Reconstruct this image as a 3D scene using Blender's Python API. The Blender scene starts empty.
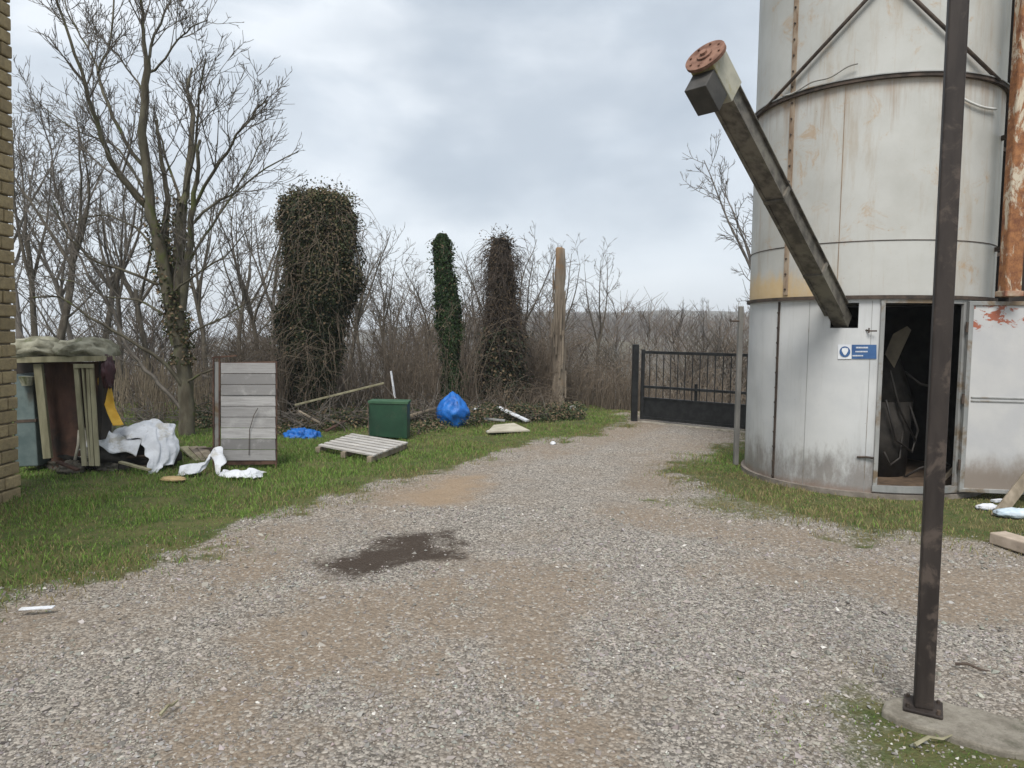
import bpy, math, random
import numpy as np
from mathutils import Vector, Matrix
random.seed(7); rng = np.random.default_rng(7)
S = bpy.context.scene
COL = S.collection

# ------------------------------------------------------------------ camera
F, PITCH, ROLL, CAMZ = 715.0, 0.072, 0.011, 1.6
cp, sp, cr, sr = math.cos(PITCH), math.sin(PITCH), math.cos(ROLL), math.sin(ROLL)
FW = Vector((0, cp, -sp)); UP = Vector((0, sp, cp)); RT = Vector((1, 0, 0))
CR = cr*RT + sr*UP; CU = -sr*RT + cr*UP
cam_d = bpy.data.cameras.new("camera"); cam = bpy.data.objects.new("camera", cam_d); COL.objects.link(cam)
M = Matrix(((CR.x, CU.x, -FW.x, 0), (CR.y, CU.y, -FW.y, 0), (CR.z, CU.z, -FW.z, CAMZ), (0, 0, 0, 1)))
cam.matrix_world = M
cam_d.sensor_width = 36; cam_d.lens = F/1024*36; cam_d.clip_start = 0.05; cam_d.clip_end = 3000
S.camera = cam

# ------------------------------------------------------------------ view, world, sun
S.view_settings.view_transform = 'Standard'; S.view_settings.look = 'None'
S.view_settings.gamma = 1; S.view_settings.use_curve_mapping = False
S.view_settings.exposure = 0.36
S.render.engine = 'CYCLES'
S.cycles.use_denoising = True
S.cycles.max_bounces = 5; S.cycles.diffuse_bounces = 3; S.cycles.glossy_bounces = 2
S.cycles.transparent_max_bounces = 4; S.cycles.volume_bounces = 1
SUN_EL, SUN_AZ = math.radians(56), math.radians(192)      # azimuth from +Y, clockwise
W = bpy.data.worlds.new("World"); S.world = W; W.use_nodes = True
nt = W.node_tree; nt.nodes.clear()
N = nt.nodes.new; L = nt.links.new
out = N("ShaderNodeOutputWorld"); mixs = N("ShaderNodeMixShader"); bg1 = N("ShaderNodeBackground"); bg2 = N("ShaderNodeBackground")
sky = N("ShaderNodeTexSky"); sky.sky_type = 'NISHITA'; sky.sun_disc = False
sky.sun_elevation = SUN_EL; sky.sun_rotation = SUN_AZ
L(sky.outputs[0], bg1.inputs[0]); bg1.inputs[1].default_value = 0.08
tc = N("ShaderNodeTexCoord"); mp = N("ShaderNodeMapping"); mp.inputs['Scale'].default_value = (1.0, 1.0, 2.1)
mp.inputs['Location'].default_value = (1.72, 0.4, 0.65)
L(tc.outputs['Generated'], mp.inputs[0])
n1 = N("ShaderNodeTexNoise"); n1.inputs['Scale'].default_value = 2.1; n1.inputs['Detail'].default_value = 7; n1.inputs['Roughness'].default_value = .5
n1.inputs['Distortion'].default_value = .35
L(mp.outputs[0], n1.inputs[0])
rp = N("ShaderNodeValToRGB"); e = rp.color_ramp.elements
e[0].position = .38; e[0].color = (.45, .50, .56, 1); e[1].position = .58; e[1].color = (.80, .845, .89, 1)
m_ = rp.color_ramp.elements.new(.50); m_.color = (.60, .66, .725, 1)
L(n1.outputs[0], rp.inputs[0])
sx = N("ShaderNodeSeparateXYZ"); L(tc.outputs['Generated'], sx.inputs[0])
mr = N("ShaderNodeMapRange"); mr.inputs[1].default_value = .02; mr.inputs[2].default_value = .36; mr.inputs[3].default_value = .8; mr.inputs[4].default_value = 0; mr.interpolation_type = 'SMOOTHSTEP'; L(sx.outputs[2], mr.inputs[0])
mx = N("ShaderNodeMix"); mx.data_type = 'RGBA'; mx.inputs[7].default_value = (.77, .82, .87, 1); L(mr.outputs[0], mx.inputs[0]); L(rp.outputs[0], mx.inputs[6])
dt = N("ShaderNodeVectorMath"); dt.operation = 'DOT_PRODUCT'; cd_ = Vector((0.03, 0.93, .34)).normalized(); dt.inputs[1].default_value = cd_
L(tc.outputs['Generated'], dt.inputs[0])
n2 = N("ShaderNodeTexNoise"); n2.inputs['Scale'].default_value = 4.5; n2.inputs['Detail'].default_value = 6; L(mp.outputs[0], n2.inputs[0])
ma = N("ShaderNodeMath"); ma.operation = 'MULTIPLY_ADD'; ma.inputs[1].default_value = .12; L(n2.outputs[0], ma.inputs[0]); L(dt.outputs['Value'], ma.inputs[2])
mr2 = N("ShaderNodeMapRange"); mr2.inputs[1].default_value = 1.012; mr2.inputs[2].default_value = 1.075; mr2.inputs[3].default_value = 0; mr2.inputs[4].default_value = .8; mr2.interpolation_type = 'SMOOTHSTEP'; L(ma.outputs[0], mr2.inputs[0])
mx2 = N("ShaderNodeMix"); mx2.data_type = 'RGBA'; mx2.inputs[7].default_value = (.41, .47, .54, 1); L(mr2.outputs[0], mx2.inputs[0]); L(mx.outputs[2], mx2.inputs[6])
L(mx2.outputs[2], bg2.inputs[0]); bg2.inputs[1].default_value = 1.0
mixs.inputs[0].default_value = .88
L(bg1.outputs[0], mixs.inputs[1]); L(bg2.outputs[0], mixs.inputs[2]); L(mixs.outputs[0], out.inputs[0])
sd = bpy.data.lights.new("sun", 'SUN'); sd.energy = 3.0; sd.angle = math.radians(24); sd.color = (1, .965, .91)
sun = bpy.data.objects.new("sun", sd); COL.objects.link(sun)
dv = Vector((math.sin(SUN_AZ)*math.cos(SUN_EL), math.cos(SUN_AZ)*math.cos(SUN_EL), math.sin(SUN_EL)))
sun.rotation_euler = (-dv).to_track_quat('-Z', 'Y').to_euler(); sun.location = (0, 0, 30)

# ------------------------------------------------------------------ helpers: picture measurement -> place
def ray(px, py):
    du, dv_ = px-512, py-384
    X = du*cr+dv_*sr; Y = -du*sr+dv_*cr
    return RT*(X/F) - UP*(Y/F) + FW
def G(px, py, z=0.0):
    d = ray(px, py); t = (z-CAMZ)/d.z
    return Vector((0, 0, CAMZ)) + d*t
def P(px, py, Y):
    d = ray(px, py); return Vector((0, 0, CAMZ)) + d*(Y/d.y)
def depth(py, px=512): return G(px, py).y

# ------------------------------------------------------------------ helpers: materials
def nodes(name):
    m = bpy.data.materials.new(name); m.use_nodes = True
    t = m.node_tree; b = t.nodes['Principled BSDF']
    return m, t, b
def mixc(t, fac, a, b):
    n = t.nodes.new("ShaderNodeMix"); n.data_type = 'RGBA'
    for sock, v in ((n.inputs[0], fac), (n.inputs[6], a), (n.inputs[7], b)):
        if isinstance(v, tuple): sock.default_value = v if len(v) == 4 else (*v, 1)
        elif isinstance(v, (int, float)): sock.default_value = v
        else: t.links.new(v, sock)
    return n.outputs[2]
def noise(t, scale, detail=4, rough=.55, sc3=None, dist=0, coord='Object', loc=(0, 0, 0)):
    c = t.nodes.new("ShaderNodeTexCoord"); mpn = t.nodes.new("ShaderNodeMapping")
    if sc3: mpn.inputs['Scale'].default_value = sc3
    mpn.inputs['Location'].default_value = loc
    n = t.nodes.new("ShaderNodeTexNoise")
    n.inputs['Scale'].default_value = scale; n.inputs['Detail'].default_value = detail; n.inputs['Roughness'].default_value = rough
    n.inputs['Distortion'].default_value = dist
    t.links.new(c.outputs[coord], mpn.inputs[0]); t.links.new(mpn.outputs[0], n.inputs[0])
    return n.outputs[0]
def ramp(t, v, a, b, c0=0.0, c1=1.0):
    n = t.nodes.new("ShaderNodeMapRange"); n.inputs[1].default_value = a; n.inputs[2].default_value = b
    n.inputs[3].default_value = c0; n.inputs[4].default_value = c1; n.interpolation_type = 'SMOOTHSTEP'
    t.links.new(v, n.inputs[0]); return n.outputs[0]
def mth(t, op, a, b=None):
    n = t.nodes.new("ShaderNodeMath"); n.operation = op
    for i, v in enumerate((a, b)):
        if v is None: continue
        if isinstance(v, (int, float)): n.inputs[i].default_value = v
        else: t.links.new(v, n.inputs[i])
    return n.outputs[0]
def bump(t, b, h, strength=.4, dist=.01):
    n = t.nodes.new("ShaderNodeBump"); n.inputs['Strength'].default_value = strength; n.inputs['Distance'].default_value = dist
    t.links.new(h, n.inputs['Height']); t.links.new(n.outputs[0], b.inputs['Normal'])
def posz(t, axis=2):
    g = t.nodes.new("ShaderNodeNewGeometry"); s = t.nodes.new("ShaderNodeSeparateXYZ")
    t.links.new(g.outputs['Position'], s.inputs[0]); return s.outputs[axis]
def attr(t, name):
    a = t.nodes.new("ShaderNodeAttribute"); a.attribute_name = name; return a
def simple(name, c1, c2, scale=6, rough=.8, sc3=None, lo=.35, hi=.65, bs=.3, bd=.006, metal=0, bscale=None, c3=None, s3=1.5):
    m, t, b = nodes(name)
    n = noise(t, scale, 6, .6, sc3)
    c = mixc(t, ramp(t, n, lo, hi), c1, c2)
    if c3:
        n3 = noise(t, s3, 5, .65, None, .4, loc=(3, 1, 7)); c = mixc(t, ramp(t, n3, .52, .66), c, c3)
    t.links.new(c, b.inputs['Base Color']); b.inputs['Roughness'].default_value = rough; b.inputs['Metallic'].default_value = metal
    b.inputs['Specular IOR Level'].default_value = .3
    bn = noise(t, bscale or scale*3, 6, .7, sc3)
    bump(t, b, bn, bs, bd)
    return m
def attrmat(name, rough=.9, mul=None):
    m, t, b = nodes(name); a = attr(t, 'col')
    t.links.new(a.outputs['Color'], b.inputs['Base Color']); b.inputs['Roughness'].default_value = rough
    b.inputs['Specular IOR Level'].default_value = .15
    return m

# ------------------------------------------------------------------ helpers: meshes and objects
def np_mesh(name, V, quads=None, tris=None, cols=None, smooth=False, mats=None):
    me = bpy.data.meshes.new(name); V = np.asarray(V, dtype=np.float32)
    q = np.zeros((0, 4), int) if quads is None or len(quads) == 0 else np.asarray(quads)
    r = np.zeros((0, 3), int) if tris is None or len(tris) == 0 else np.asarray(tris)
    me.vertices.add(len(V)); me.vertices.foreach_set('co', V.ravel())
    nl = q.size+r.size; me.loops.add(nl)
    me.loops.foreach_set('vertex_index', np.concatenate([q.ravel(), r.ravel()]).astype(np.int32))
    me.polygons.add(len(q)+len(r))
    st = np.concatenate([np.arange(len(q))*4, q.size+np.arange(len(r))*3]).astype(np.int32)
    me.polygons.foreach_set('loop_start', st)
    me.polygons.foreach_set('use_smooth', np.full(len(q)+len(r), smooth))
    me.update(calc_edges=True)
    if cols is not None:
        a = me.attributes.new('col', 'FLOAT_COLOR', 'POINT')
        c = np.ones((len(V), 4), np.float32); c[:, :3] = cols; a.data.foreach_set('color', c.ravel())
    return me
def tag(o, label=None, cat=None, group=None, kind=None):
    if label: o['label'] = label
    if cat: o['category'] = cat
    if group: o['group'] = group
    if kind: o['kind'] = kind
    return o
def thing(name, label, cat, loc, group=None):
    o = bpy.data.objects.new(name, None); COL.objects.link(o); o.location = loc; o.empty_display_size = .1
    return tag(o, label, cat, group)
def link(name, me, mat, parent=None):
    o = bpy.data.objects.new(name, me); COL.objects.link(o)
    if mat: me.materials.append(mat)
    if parent: 
        o.parent = parent
        off = Vector((0, 0, 0)); p = parent
        while p: off += p.location; p = p.parent
        me.transform(Matrix.Translation(-off))
    return o
class MB:
    def __init__(s): s.V = []; s.F = []; s.C = []
    def add(s, vs, fs, col=None):
        n = len(s.V); s.V += [tuple(v) for v in vs]; s.F += [tuple(i+n for i in f) for f in fs]
        s.C += [col or (1, 1, 1)]*len(vs); return s
    def box(s, c, size, R=None, col=None):
        c = Vector(c); hx, hy, hz = size[0]/2, size[1]/2, size[2]/2
        vs = [Vector((x*hx, y*hy, z*hz)) for x in (-1, 1) for y in (-1, 1) for z in (-1, 1)]
        if R: vs = [R @ v for v in vs]
        return s.add([c+v for v in vs], [(0, 1, 3, 2), (4, 6, 7, 5), (0, 4, 5, 1), (2, 3, 7, 6), (0, 2, 6, 4), (1, 5, 7, 3)], col)
    def bar(s, a, b, w, h, up=Vector((0, 0, 1)), col=None):
        a = Vector(a); b = Vector(b); d = (b-a); l = d.length; d.normalize()
        sd_ = d.cross(up)
        if sd_.length < 1e-3: sd_ = d.cross(Vector((0, 1, 0)))
        sd_.normalize(); u = sd_.cross(d)
        R = Matrix((sd_, d, u)).transposed()
        return s.box((a+b)/2, (w, l, h), R, col)
    def prism(s, pts, ext, col=None):
        pts = [Vector(p) for p in pts]; n = len(pts); ext = Vector(ext)
        fs = [tuple(range(n))[::-1], tuple(range(n, 2*n))] + [(i, (i+1) % n, (i+1) % n+n, i+n) for i in range(n)]
        return s.add(pts+[p+ext for p in pts], fs, col)
    def tube(s, pts, rad, sides=6, col=None, cap=True):
        pts = [Vector(p) for p in pts]; n = len(pts)
        if not hasattr(rad, '__len__'): rad = [rad]*n
        base = len(s.V); vs = []; fs = []; u = None
        for i, p in enumerate(pts):
            d = (pts[min(i+1, n-1)]-pts[max(i-1, 0)])
            d = d.normalized() if d.length > 1e-9 else Vector((0, 0, 1))
            if u is None: u = d.orthogonal().normalized()
            else:
                u = u-d*u.dot(d); u = u.normalized() if u.length > 1e-6 else d.orthogonal().normalized()
            w = d.cross(u)
            for k in range(sides):
                a = 2*math.pi*k/sides; vs.append(p+(u*math.cos(a)+w*math.sin(a))*rad[i])
        for i in range(n-1):
            for k in range(sides):
                k2 = (k+1) % sides; fs.append((i*sides+k, i*sides+k2, (i+1)*sides+k2, (i+1)*sides+k))
        if cap:
            fs.append(tuple(range(sides))[::-1]); fs.append(tuple((n-1)*sides+k for k in range(sides)))
        return s.add(vs, fs, col)
    def build(s, name, mat, parent=None, smooth=False, bevel=0, cols=False, subdiv=0):
        me = bpy.data.meshes.new(name); me.from_pydata(s.V, [], s.F)
        if cols:
            a = me.attributes.new('col', 'FLOAT_COLOR', 'POINT')
            a.data.foreach_set('color', np.array([(*c, 1) for c in s.C], np.float32).ravel())
        if smooth: me.polygons.foreach_set('use_smooth', [True]*len(me.polygons))
        me.update(); o = link(name, me, mat, parent)
        if bevel:
            md = o.modifiers.new('b', 'BEVEL'); md.width = bevel; md.segments = 2; md.limit_method = 'ANGLE'
        if subdiv:
            md = o.modifiers.new('s', 'SUBSURF'); md.levels = md.render_levels = subdiv
        return o

# vectorised value noise
def _h(ix, iy, seed):
    n = (ix*374761393 + iy*668265263 + seed*974711) & 0xffffffff
    n = ((n ^ (n >> 13))*1274126177) & 0xffffffff
    return ((n ^ (n >> 16)) & 0xffff)/65535.0
def vn(x, y, sc=1.0, seed=0, octv=4):
    x = np.asarray(x, float)*sc; y = np.asarray(y, float)*sc; r = 0; a = .5; tot = 0
    for o in range(octv):
        ix = np.floor(x).astype(np.int64); iy = np.floor(y).astype(np.int64); fx = x-ix; fy = y-iy
        fx = fx*fx*(3-2*fx); fy = fy*fy*(3-2*fy)
        v = (_h(ix, iy, seed+o)*(1-fx)+_h(ix+1, iy, seed+o)*fx)*(1-fy)+(_h(ix, iy+1, seed+o)*(1-fx)+_h(ix+1, iy+1, seed+o)*fx)*fy
        r = r+a*v; tot += a; a *= .5; x = x*2.03+17; y = y*2.03+5
    return r/tot
def polydist(x, y, poly):            # signed distance, positive inside
    x = np.asarray(x); y = np.asarray(y); d = np.full(x.shape, 1e9); ins = np.zeros(x.shape, bool)
    n = len(poly)
    for i in range(n):
        x1, y1 = poly[i]; x2, y2 = poly[(i+1) % n]
        dx, dy = x2-x1, y2-y1; t = np.clip(((x-x1)*dx+(y-y1)*dy)/(dx*dx+dy*dy+1e-12), 0, 1)
        d = np.minimum(d, np.hypot(x-x1-t*dx, y-y1-t*dy))
        c = ((y1 > y) != (y2 > y)) & (x < (x2-x1)*(y-y1)/(y2-y1+1e-12)+x1); ins ^= c
    return np.where(ins, d, -d)
def sst(v, a, b):
    t = np.clip((v-a)/(b-a), 0, 1); return t*t*(3-2*t)
def gp(lst): return [(G(a, b).x, G(a, b).y) for a, b in lst]

# ------------------------------------------------------------------ the ground
SC = Vector((3.986, 8.174, 0)); SR = 1.227; H1, H2 = 4.066, 1.995       # the silo
left_edge = gp([(0, 642), (60, 610), (160, 581), (232, 553), (300, 520), (375, 499), (455, 470), (545, 448), (600, 436), (640, 427)])
right_edge = gp([(736, 432), (722, 440), (690, 446), (668, 462), (655, 480), (648, 500), (662, 515), (720, 526), (800, 536), (880, 548), (960, 553), (1100, 560)])
TRACK = [(-9, 3.0)] + left_edge + [(2.7, 16), (3.2, 22), (5, 30), (9, 45), (12, 45), (8, 28), (4.6, 20), (4.3, 13.4)] + right_edge + [(9, 5.4), (9, -12), (-9, -12)]
MOSS = gp([(795, 720), (815, 690), (860, 662), (890, 690), (1024, 716), (1200, 770), (1200, 900), (900, 800), (835, 745), (815, 715)])
WET = gp([(308, 566), (345, 552), (395, 530), (455, 528), (448, 556), (410, 570), (375, 584), (335, 580)])
ORANGE = gp([(380, 503), (400, 488), (455, 474), (492, 474), (485, 490), (470, 505), (430, 508)])
BROWN1 = gp([(490, 565), (560, 565), (600, 590), (598, 640), (590, 720), (585, 900), (520, 900), (525, 700), (480, 640), (430, 610)])
BROWN2 = gp([(230, 600), (330, 570), (470, 570), (520, 640), (430, 660), (300, 700), (200, 900), (60, 900), (130, 720), (190, 640)])
BROWN3 = gp([(700, 560), (820, 555), (1100, 570), (1100, 610), (900, 600), (760, 590)])
BROWN4 = gp([(640, 432), (730, 436), (700, 446), (610, 446)])
THIN = gp([(648, 482), (700, 478), (770, 500), (860, 520), (1000, 535), (1000, 560), (860, 548), (720, 532), (640, 515)])

def gaps(x, y):
    n = (vn(x, y, 1.1, 3)-.5)*.7 + (vn(x, y, 5, 4)-.5)*.32 + (vn(x, y, 19, 5, 2)-.5)*.12
    return n
def masks(x, y):
    tr = polydist(x, y, TRACK) + gaps(x, y)*.75
    mo = polydist(x, y, MOSS) + gaps(x, y)*.5
    tr2 = tr + (vn(x, y, 2.4, 33)-.5)*.9 + (vn(x, y, 9, 34)-.5)*.5
    grass = 1-sst(tr2, -.8, .2)
    thin = sst(polydist(x, y, THIN)+gaps(x, y)*.5, -.05, .3)
    grass = grass*(1-.45*thin)
    grass = np.maximum(grass, .72*sst(mo, -.3, .3))
    def pm(poly, s, k=.9): return sst(polydist(x, y, poly)+gaps(x, y)*k*1.3, -.32*s, .5*s)
    brown = np.maximum.reduce([pm(BROWN1, 1, 1.2)*1.0, pm(BROWN2, 1.5, 1.8)*1.0, pm(BROWN3, 1, 1.2)*1.0, pm(ORANGE, .7, .5), pm(BROWN4, 1)*.5])
    brown = np.maximum(brown, 1.25*sst(-abs(tr-.1), -.7, -.1)*vn(x, y, 1.3, 20))
    wet = sst(polydist(x, y, WET)+gaps(x, y)*1.0, -.22, .2)
    orange = pm(ORANGE, .6, .5)
    return grass, brown, wet, orange, tr
def height(x, y):
    z = (vn(x, y, .7, 8)-.5)*.07 + (vn(x, y, 3.5, 9)-.5)*.038 + (vn(x, y, 9, 10, 2)-.5)*.010
    z = z*sst(np.hypot(x, y-2), .5, 4)
    z = z*(1-.9*sst(-(np.abs(np.hypot(x-SC.x, y-SC.y)-1.1)), -.5, -.1))
    # bank edge behind the rubbish, then the valley and the far hillside
    edge = np.where(x < 2.0, 15.5, 15.0) + (vn(x, x*0+3, .25, 12)-.5)*2
    d = np.maximum(y-edge, 0)
    drop = -np.minimum(d*.16, 2)-np.minimum(np.maximum(d-10, 0)*.22, 20)
    right = sst(x/np.maximum(y, 1), -.35, .05)
    up_ = sst(y, 42, 150)
    hill = (-17+16.0*right) + (vn(x, y, .02, 15)-.5)*5
    z = z+drop*(1-up_)+hill*up_
    z = z+sst(y, 190, 700)*(8+12*right+(vn(x, y, .006, 16)-.5)*14)
    back = np.maximum(-y-14, 0); z = z-np.minimum(back*.1, 3)
    sd_ = np.maximum(np.abs(x)-14, 0); z = z-np.minimum(sd_*.12, 6)*sst(y, -20, 20)*(1-up_)
    return z
def axis(lo, hi, step, far, g=1.13):
    a = list(np.arange(lo, hi, step)); s = step; v = a[-1]
    while v < far: s *= g; v += s; a.append(v)
    s = step; v = a[0]; b = []
    return a
xs = np.array(axis(0, 8.0, .05, 700, 1.09)); xs = np.concatenate([-xs[:0:-1], xs])
ya = axis(1.6, 15.5, .05, 900, 1.06); yb = axis(0, .5, .25, 120, 1.2); ys = np.concatenate([1.55-np.array(yb)[::-1], ya])
X, Y = np.meshgrid(xs, ys); Z = height(X, Y)
gr, br, wt, og, trk = masks(X, Y)
Vg = np.stack([X.ravel(), Y.ravel(), Z.ravel()], 1)
ny, nx = X.shape
idx = np.arange(ny*nx).reshape(ny, nx)
Q = np.stack([idx[:-1, :-1].ravel(), idx[:-1, 1:].ravel(), idx[1:, 1:].ravel(), idx[1:, :-1].ravel()], 1)
far_m = sst(Y, 16, 24)
gr = np.where(Y > 16, np.maximum(gr, 0), gr)

m_ground, t, b = nodes("ground_soil")
ag = attr(t, 'grass').outputs['Fac']; ab = attr(t, 'brown').outputs['Fac']; aw = attr(t, 'wet').outputs['Fac']; ao = attr(t, 'orange').outputs['Fac']; af = attr(t, 'far').outputs['Fac']
# gravel: small stones from voronoi cells
def vor(t, sc, feat='F1'):
    c = t.nodes.new("ShaderNodeTexCoord"); v = t.nodes.new("ShaderNodeTexVoronoi"); v.feature = feat; v.inputs['Scale'].default_value = sc
    v.inputs['Randomness'].default_value = 1
    t.links.new(c.outputs['Object'], v.inputs['Vector']); return v
v1 = vor(t, 62); v2 = vor(t, 130); 
h1 = t.nodes.new("ShaderNodeSeparateColor"); t.links.new(v1.outputs['Color'], h1.inputs[0])
h2 = t.nodes.new("ShaderNodeSeparateColor"); t.links.new(v2.outputs['Color'], h2.inputs[0])
g_a = mixc(t, ramp(t, h1.outputs[0], 0, 1), (.13, .118, .104), (.46, .42, .37))
g_b = mixc(t, ramp(t, h2.outputs[1], 0, 1), (.10, .09, .08), (.44, .40, .35))
gcol = mixc(t, ramp(t, h1.outputs[2], .45, .6), g_a, g_b)
gcol = mixc(t, ramp(t, v1.outputs['Distance'], .45, .9, 0, .55), gcol, (.05, .044, .038))
fine = noise(t, 45, 8, .8)
dirt = mixc(t, ramp(t, fine, .3, .7), (.145, .110, .080), (.32, .258, .195))
dirt = mixc(t, ramp(t, h1.outputs[1], .72, .85, 0, .75), dirt, g_a)
dirt = mixc(t, ao, dirt, mixc(t, fine, (.20, .14, .09), (.37, .28, .19)))
big = noise(t, 1.4, 6, .65)
gcol = mixc(t, ramp(t, big, .40, .7, 0, .40), gcol, dirt)
bfac = ramp(t, mth(t, 'ADD', ab, mth(t, 'MULTIPLY', mth(t, 'SUBTRACT', noise(t, 7, 8, .75), .5), 1.7)), .05, .95)
c = mixc(t, mth(t, 'MULTIPLY', bfac, .85), gcol, dirt)
wfac = ramp(t, mth(t, 'ADD', aw, mth(t, 'MULTIPLY', mth(t, 'SUBTRACT', noise(t, 8, 8, .8, (1, 1.6, 1)), .5), 2.0)), .0, .85, 0, .96)
c = mixc(t, wfac, c, mixc(t, fine, (.020, .015, .012), (.085, .064, .05)))
gn = noise(t, 3.2, 7, .7); gn2 = noise(t, 28, 5, .7)
grassc = mixc(t, ramp(t, gn, .35, .62), (.050, .078, .022), (.105, .11, .042))
grassc = mixc(t, ramp(t, gn2, .4, .75, 0, .7), grassc, (.12, .09, .055))
gf = ramp(t, mth(t, 'ADD', ag, mth(t, 'MULTIPLY', mth(t, 'SUBTRACT', noise(t, 14, 6, .75), .5), .9)), .3, .7)
c = mixc(t, gf, c, grassc)
farc = mixc(t, ramp(t, noise(t, .05, 6, .7), .35, .65), (.085, .072, .055), (.12, .11, .075))
c = mixc(t, af, c, farc)
t.links.new(c, b.inputs['Base Color']); b.inputs['Roughness'].default_value = .95; b.inputs['Specular IOR Level'].default_value = .12
hgt = mth(t, 'ADD', mth(t, 'MULTIPLY', v1.outputs['Distance'], -1.0), mth(t, 'MULTIPLY', fine, .8))
bump(t, b, hgt, .75, .012)

def sheet(name, keep):
    q = Q[keep]; used = np.unique(q); rem = -np.ones(len(Vg), int); rem[used] = np.arange(len(used))
    me = np_mesh(name, Vg[used], quads=rem[q], smooth=True)
    for nm, arr in (('grass', gr), ('brown', br), ('wet', wt), ('orange', og), ('far', far_m)):
        a = me.attributes.new(nm, 'FLOAT', 'POINT'); a.data.foreach_set('value', arr.ravel()[used].astype(np.float32))
    return tag(link(name, me, m_ground), kind='structure')
ctr = (trk[:-1, :-1]+trk[1:, 1:]).ravel()/2
cy_ = (Y[:-1, :-1]).ravel()
on = (ctr > 0)
sheet('gravel_track', on); sheet('ground', ~on)
def gz(x, y): return float(height(np.array([x]), np.array([y]))[0])

# ------------------------------------------------------------------ loose gravel
def scatter(n, x0, x1, y0, y1, powy=1.0):
    u = rng.random(n)**powy; return rng.uniform(x0, x1, n), y0+(y1-y0)*u
OCT = np.array([(1, 0, 0), (-.8, .5, .1), (-.6, -.8, 0), (.5, .8, -.1), (.4, -.9, .1), (.1, .05, .9), (-.15, .1, -.7), (.7, .2, .6)])
# convex irregular pebble: 6-vertex octahedron with jitter
OV = np.array([(1, 0, 0), (0, 1, 0), (-1, 0, 0), (0, -1, 0), (0, 0, 1), (0, 0, -1)], float)
OF = np.array([(0, 1, 4), (1, 2, 4), (2, 3, 4), (3, 0, 4), (1, 0, 5), (2, 1, 5), (3, 2, 5), (0, 3, 5)])
def pebbles(name, x, y, size, colr, sink=.15, label=None):
    n = len(x); z = height(x, y)
    v = OV[None]*1.0 + rng.normal(0, .22, (n, 6, 3))
    sc = np.stack([size*rng.uniform(.7, 1.3, n), size*rng.uniform(.6, 1.1, n), size*rng.uniform(.4, .8, n)], 1)
    v = v*sc[:, None, :]
    a = rng.uniform(0, 6.28, n); tl = rng.uniform(-.5, .5, n)
    ca, sa, ct, st_ = np.cos(a)[:, None], np.sin(a)[:, None], np.cos(tl)[:, None], np.sin(tl)[:, None]
    vx, vy, vz = v[..., 0], v[..., 1], v[..., 2]
    vx, vz = vx*ct-vz*st_, vx*st_+vz*ct
    vx, vy = vx*ca-vy*sa, vx*sa+vy*ca
    V = np.stack([vx+x[:, None], vy+y[:, None], vz+(z+size*sink)[:, None]], 2).reshape(-1, 3)
    T = (OF[None]+(np.arange(n)*6)[:, None, None]).reshape(-1, 3)
    me = np_mesh(name, V, tris=T, cols=np.repeat(colr, 6, 0))
    return link(name, me, m_peb)
m_peb = attrmat("pebble_stone", .85)
def pick(x, y, prob): k = rng.random(len(x)) < prob; return x[k], y[k]
x, y = scatter(150000, -3.6, 3.6, 2.2, 6.5, 1.25)
x = x*(y/3.2)
g_, b_, w_, o_, tr_ = masks(x, y)
x, y = pick(x, y, np.clip(1-g_*1.05, 0, 1)**1.6*(1-.93*b_)*(1-.97*w_)*(.2+.8*sst(vn(x, y, 1.6, 40), .32, .6)))
n = len(x)
size = np.clip(rng.lognormal(math.log(.0058), .45, n), .0028, .022)*(1+.05*(y-3))
v_ = rng.beta(2.2, 2.6, n)[:, None]; base = .13+.31*v_
cg = base*np.array([1.0, .93, .85])[None]*(1+rng.normal(0, .03, (n, 3)))
wh = rng.random(n) < .012; cg[wh] = np.array([.58, .56, .52])
tag(pebbles('loose_gravel', x, y, size, np.clip(cg, .03, .8)), 'grey crushed stone scattered over the gravel track in the foreground', 'gravel', kind='stuff')

# ------------------------------------------------------------------ grass
m_grass, t, b = nodes("grass_blade")
a = attr(t, 'col'); t.links.new(a.outputs['Color'], b.inputs['Base Color']); b.inputs['Roughness'].default_value = .7; b.inputs['Specular IOR Level'].default_value = .15
def blades(name, x, y, h, w, dry, mat=m_grass, z=None):
    n = len(x); z0 = height(x, y) if z is None else z
    a = rng.uniform(0, 6.28, n); lean = rng.uniform(.15, .9, n)*h; la = rng.uniform(0, 6.28, n)
    dx, dy = np.cos(a)*w/2, np.sin(a)*w/2; lx, ly = np.cos(la)*lean, np.sin(la)*lean
    p = np.zeros((n, 5, 3)); z0 = z0-.005
    p[:, 0] = np.stack([x-dx, y-dy, z0], 1); p[:, 1] = np.stack([x+dx, y+dy, z0], 1)
    p[:, 2] = np.stack([x+dx*.8+lx*.35, y+dy*.8+ly*.35, z0+h*.6], 1); p[:, 3] = np.stack([x-dx*.8+lx*.35, y-dy*.8+ly*.35, z0+h*.6], 1)
    p[:, 4] = np.stack([x+lx, y+ly, z0+h*rng.uniform(.75, 1.05, n)], 1)
    k = np.arange(n)[:, None]*5
    q = k+np.array([[0, 1, 2, 3]]); tr = k+np.array([[3, 2, 4]])
    g1 = np.array([.058, .115, .020]); g2 = np.array([.19, .30, .064]); d1 = np.array([.25, .21, .10])
    m = rng.random(n)[:, None]; c = g1*(1-m)+g2*m; dd = (rng.random(n) < dry)[:, None]
    c = np.where(dd, d1*rng.uniform(.55, 1.1, (n, 1)), c)
    me = np_mesh(name, p.reshape(-1, 3), quads=q, tris=tr, cols=np.repeat(c, 5, 0))
    return link(name, me, mat)
x, y = scatter(560000, -9, 7, 3.2, 16)
g_, b_, w_, o_, tr_ = masks(x, y)
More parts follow.
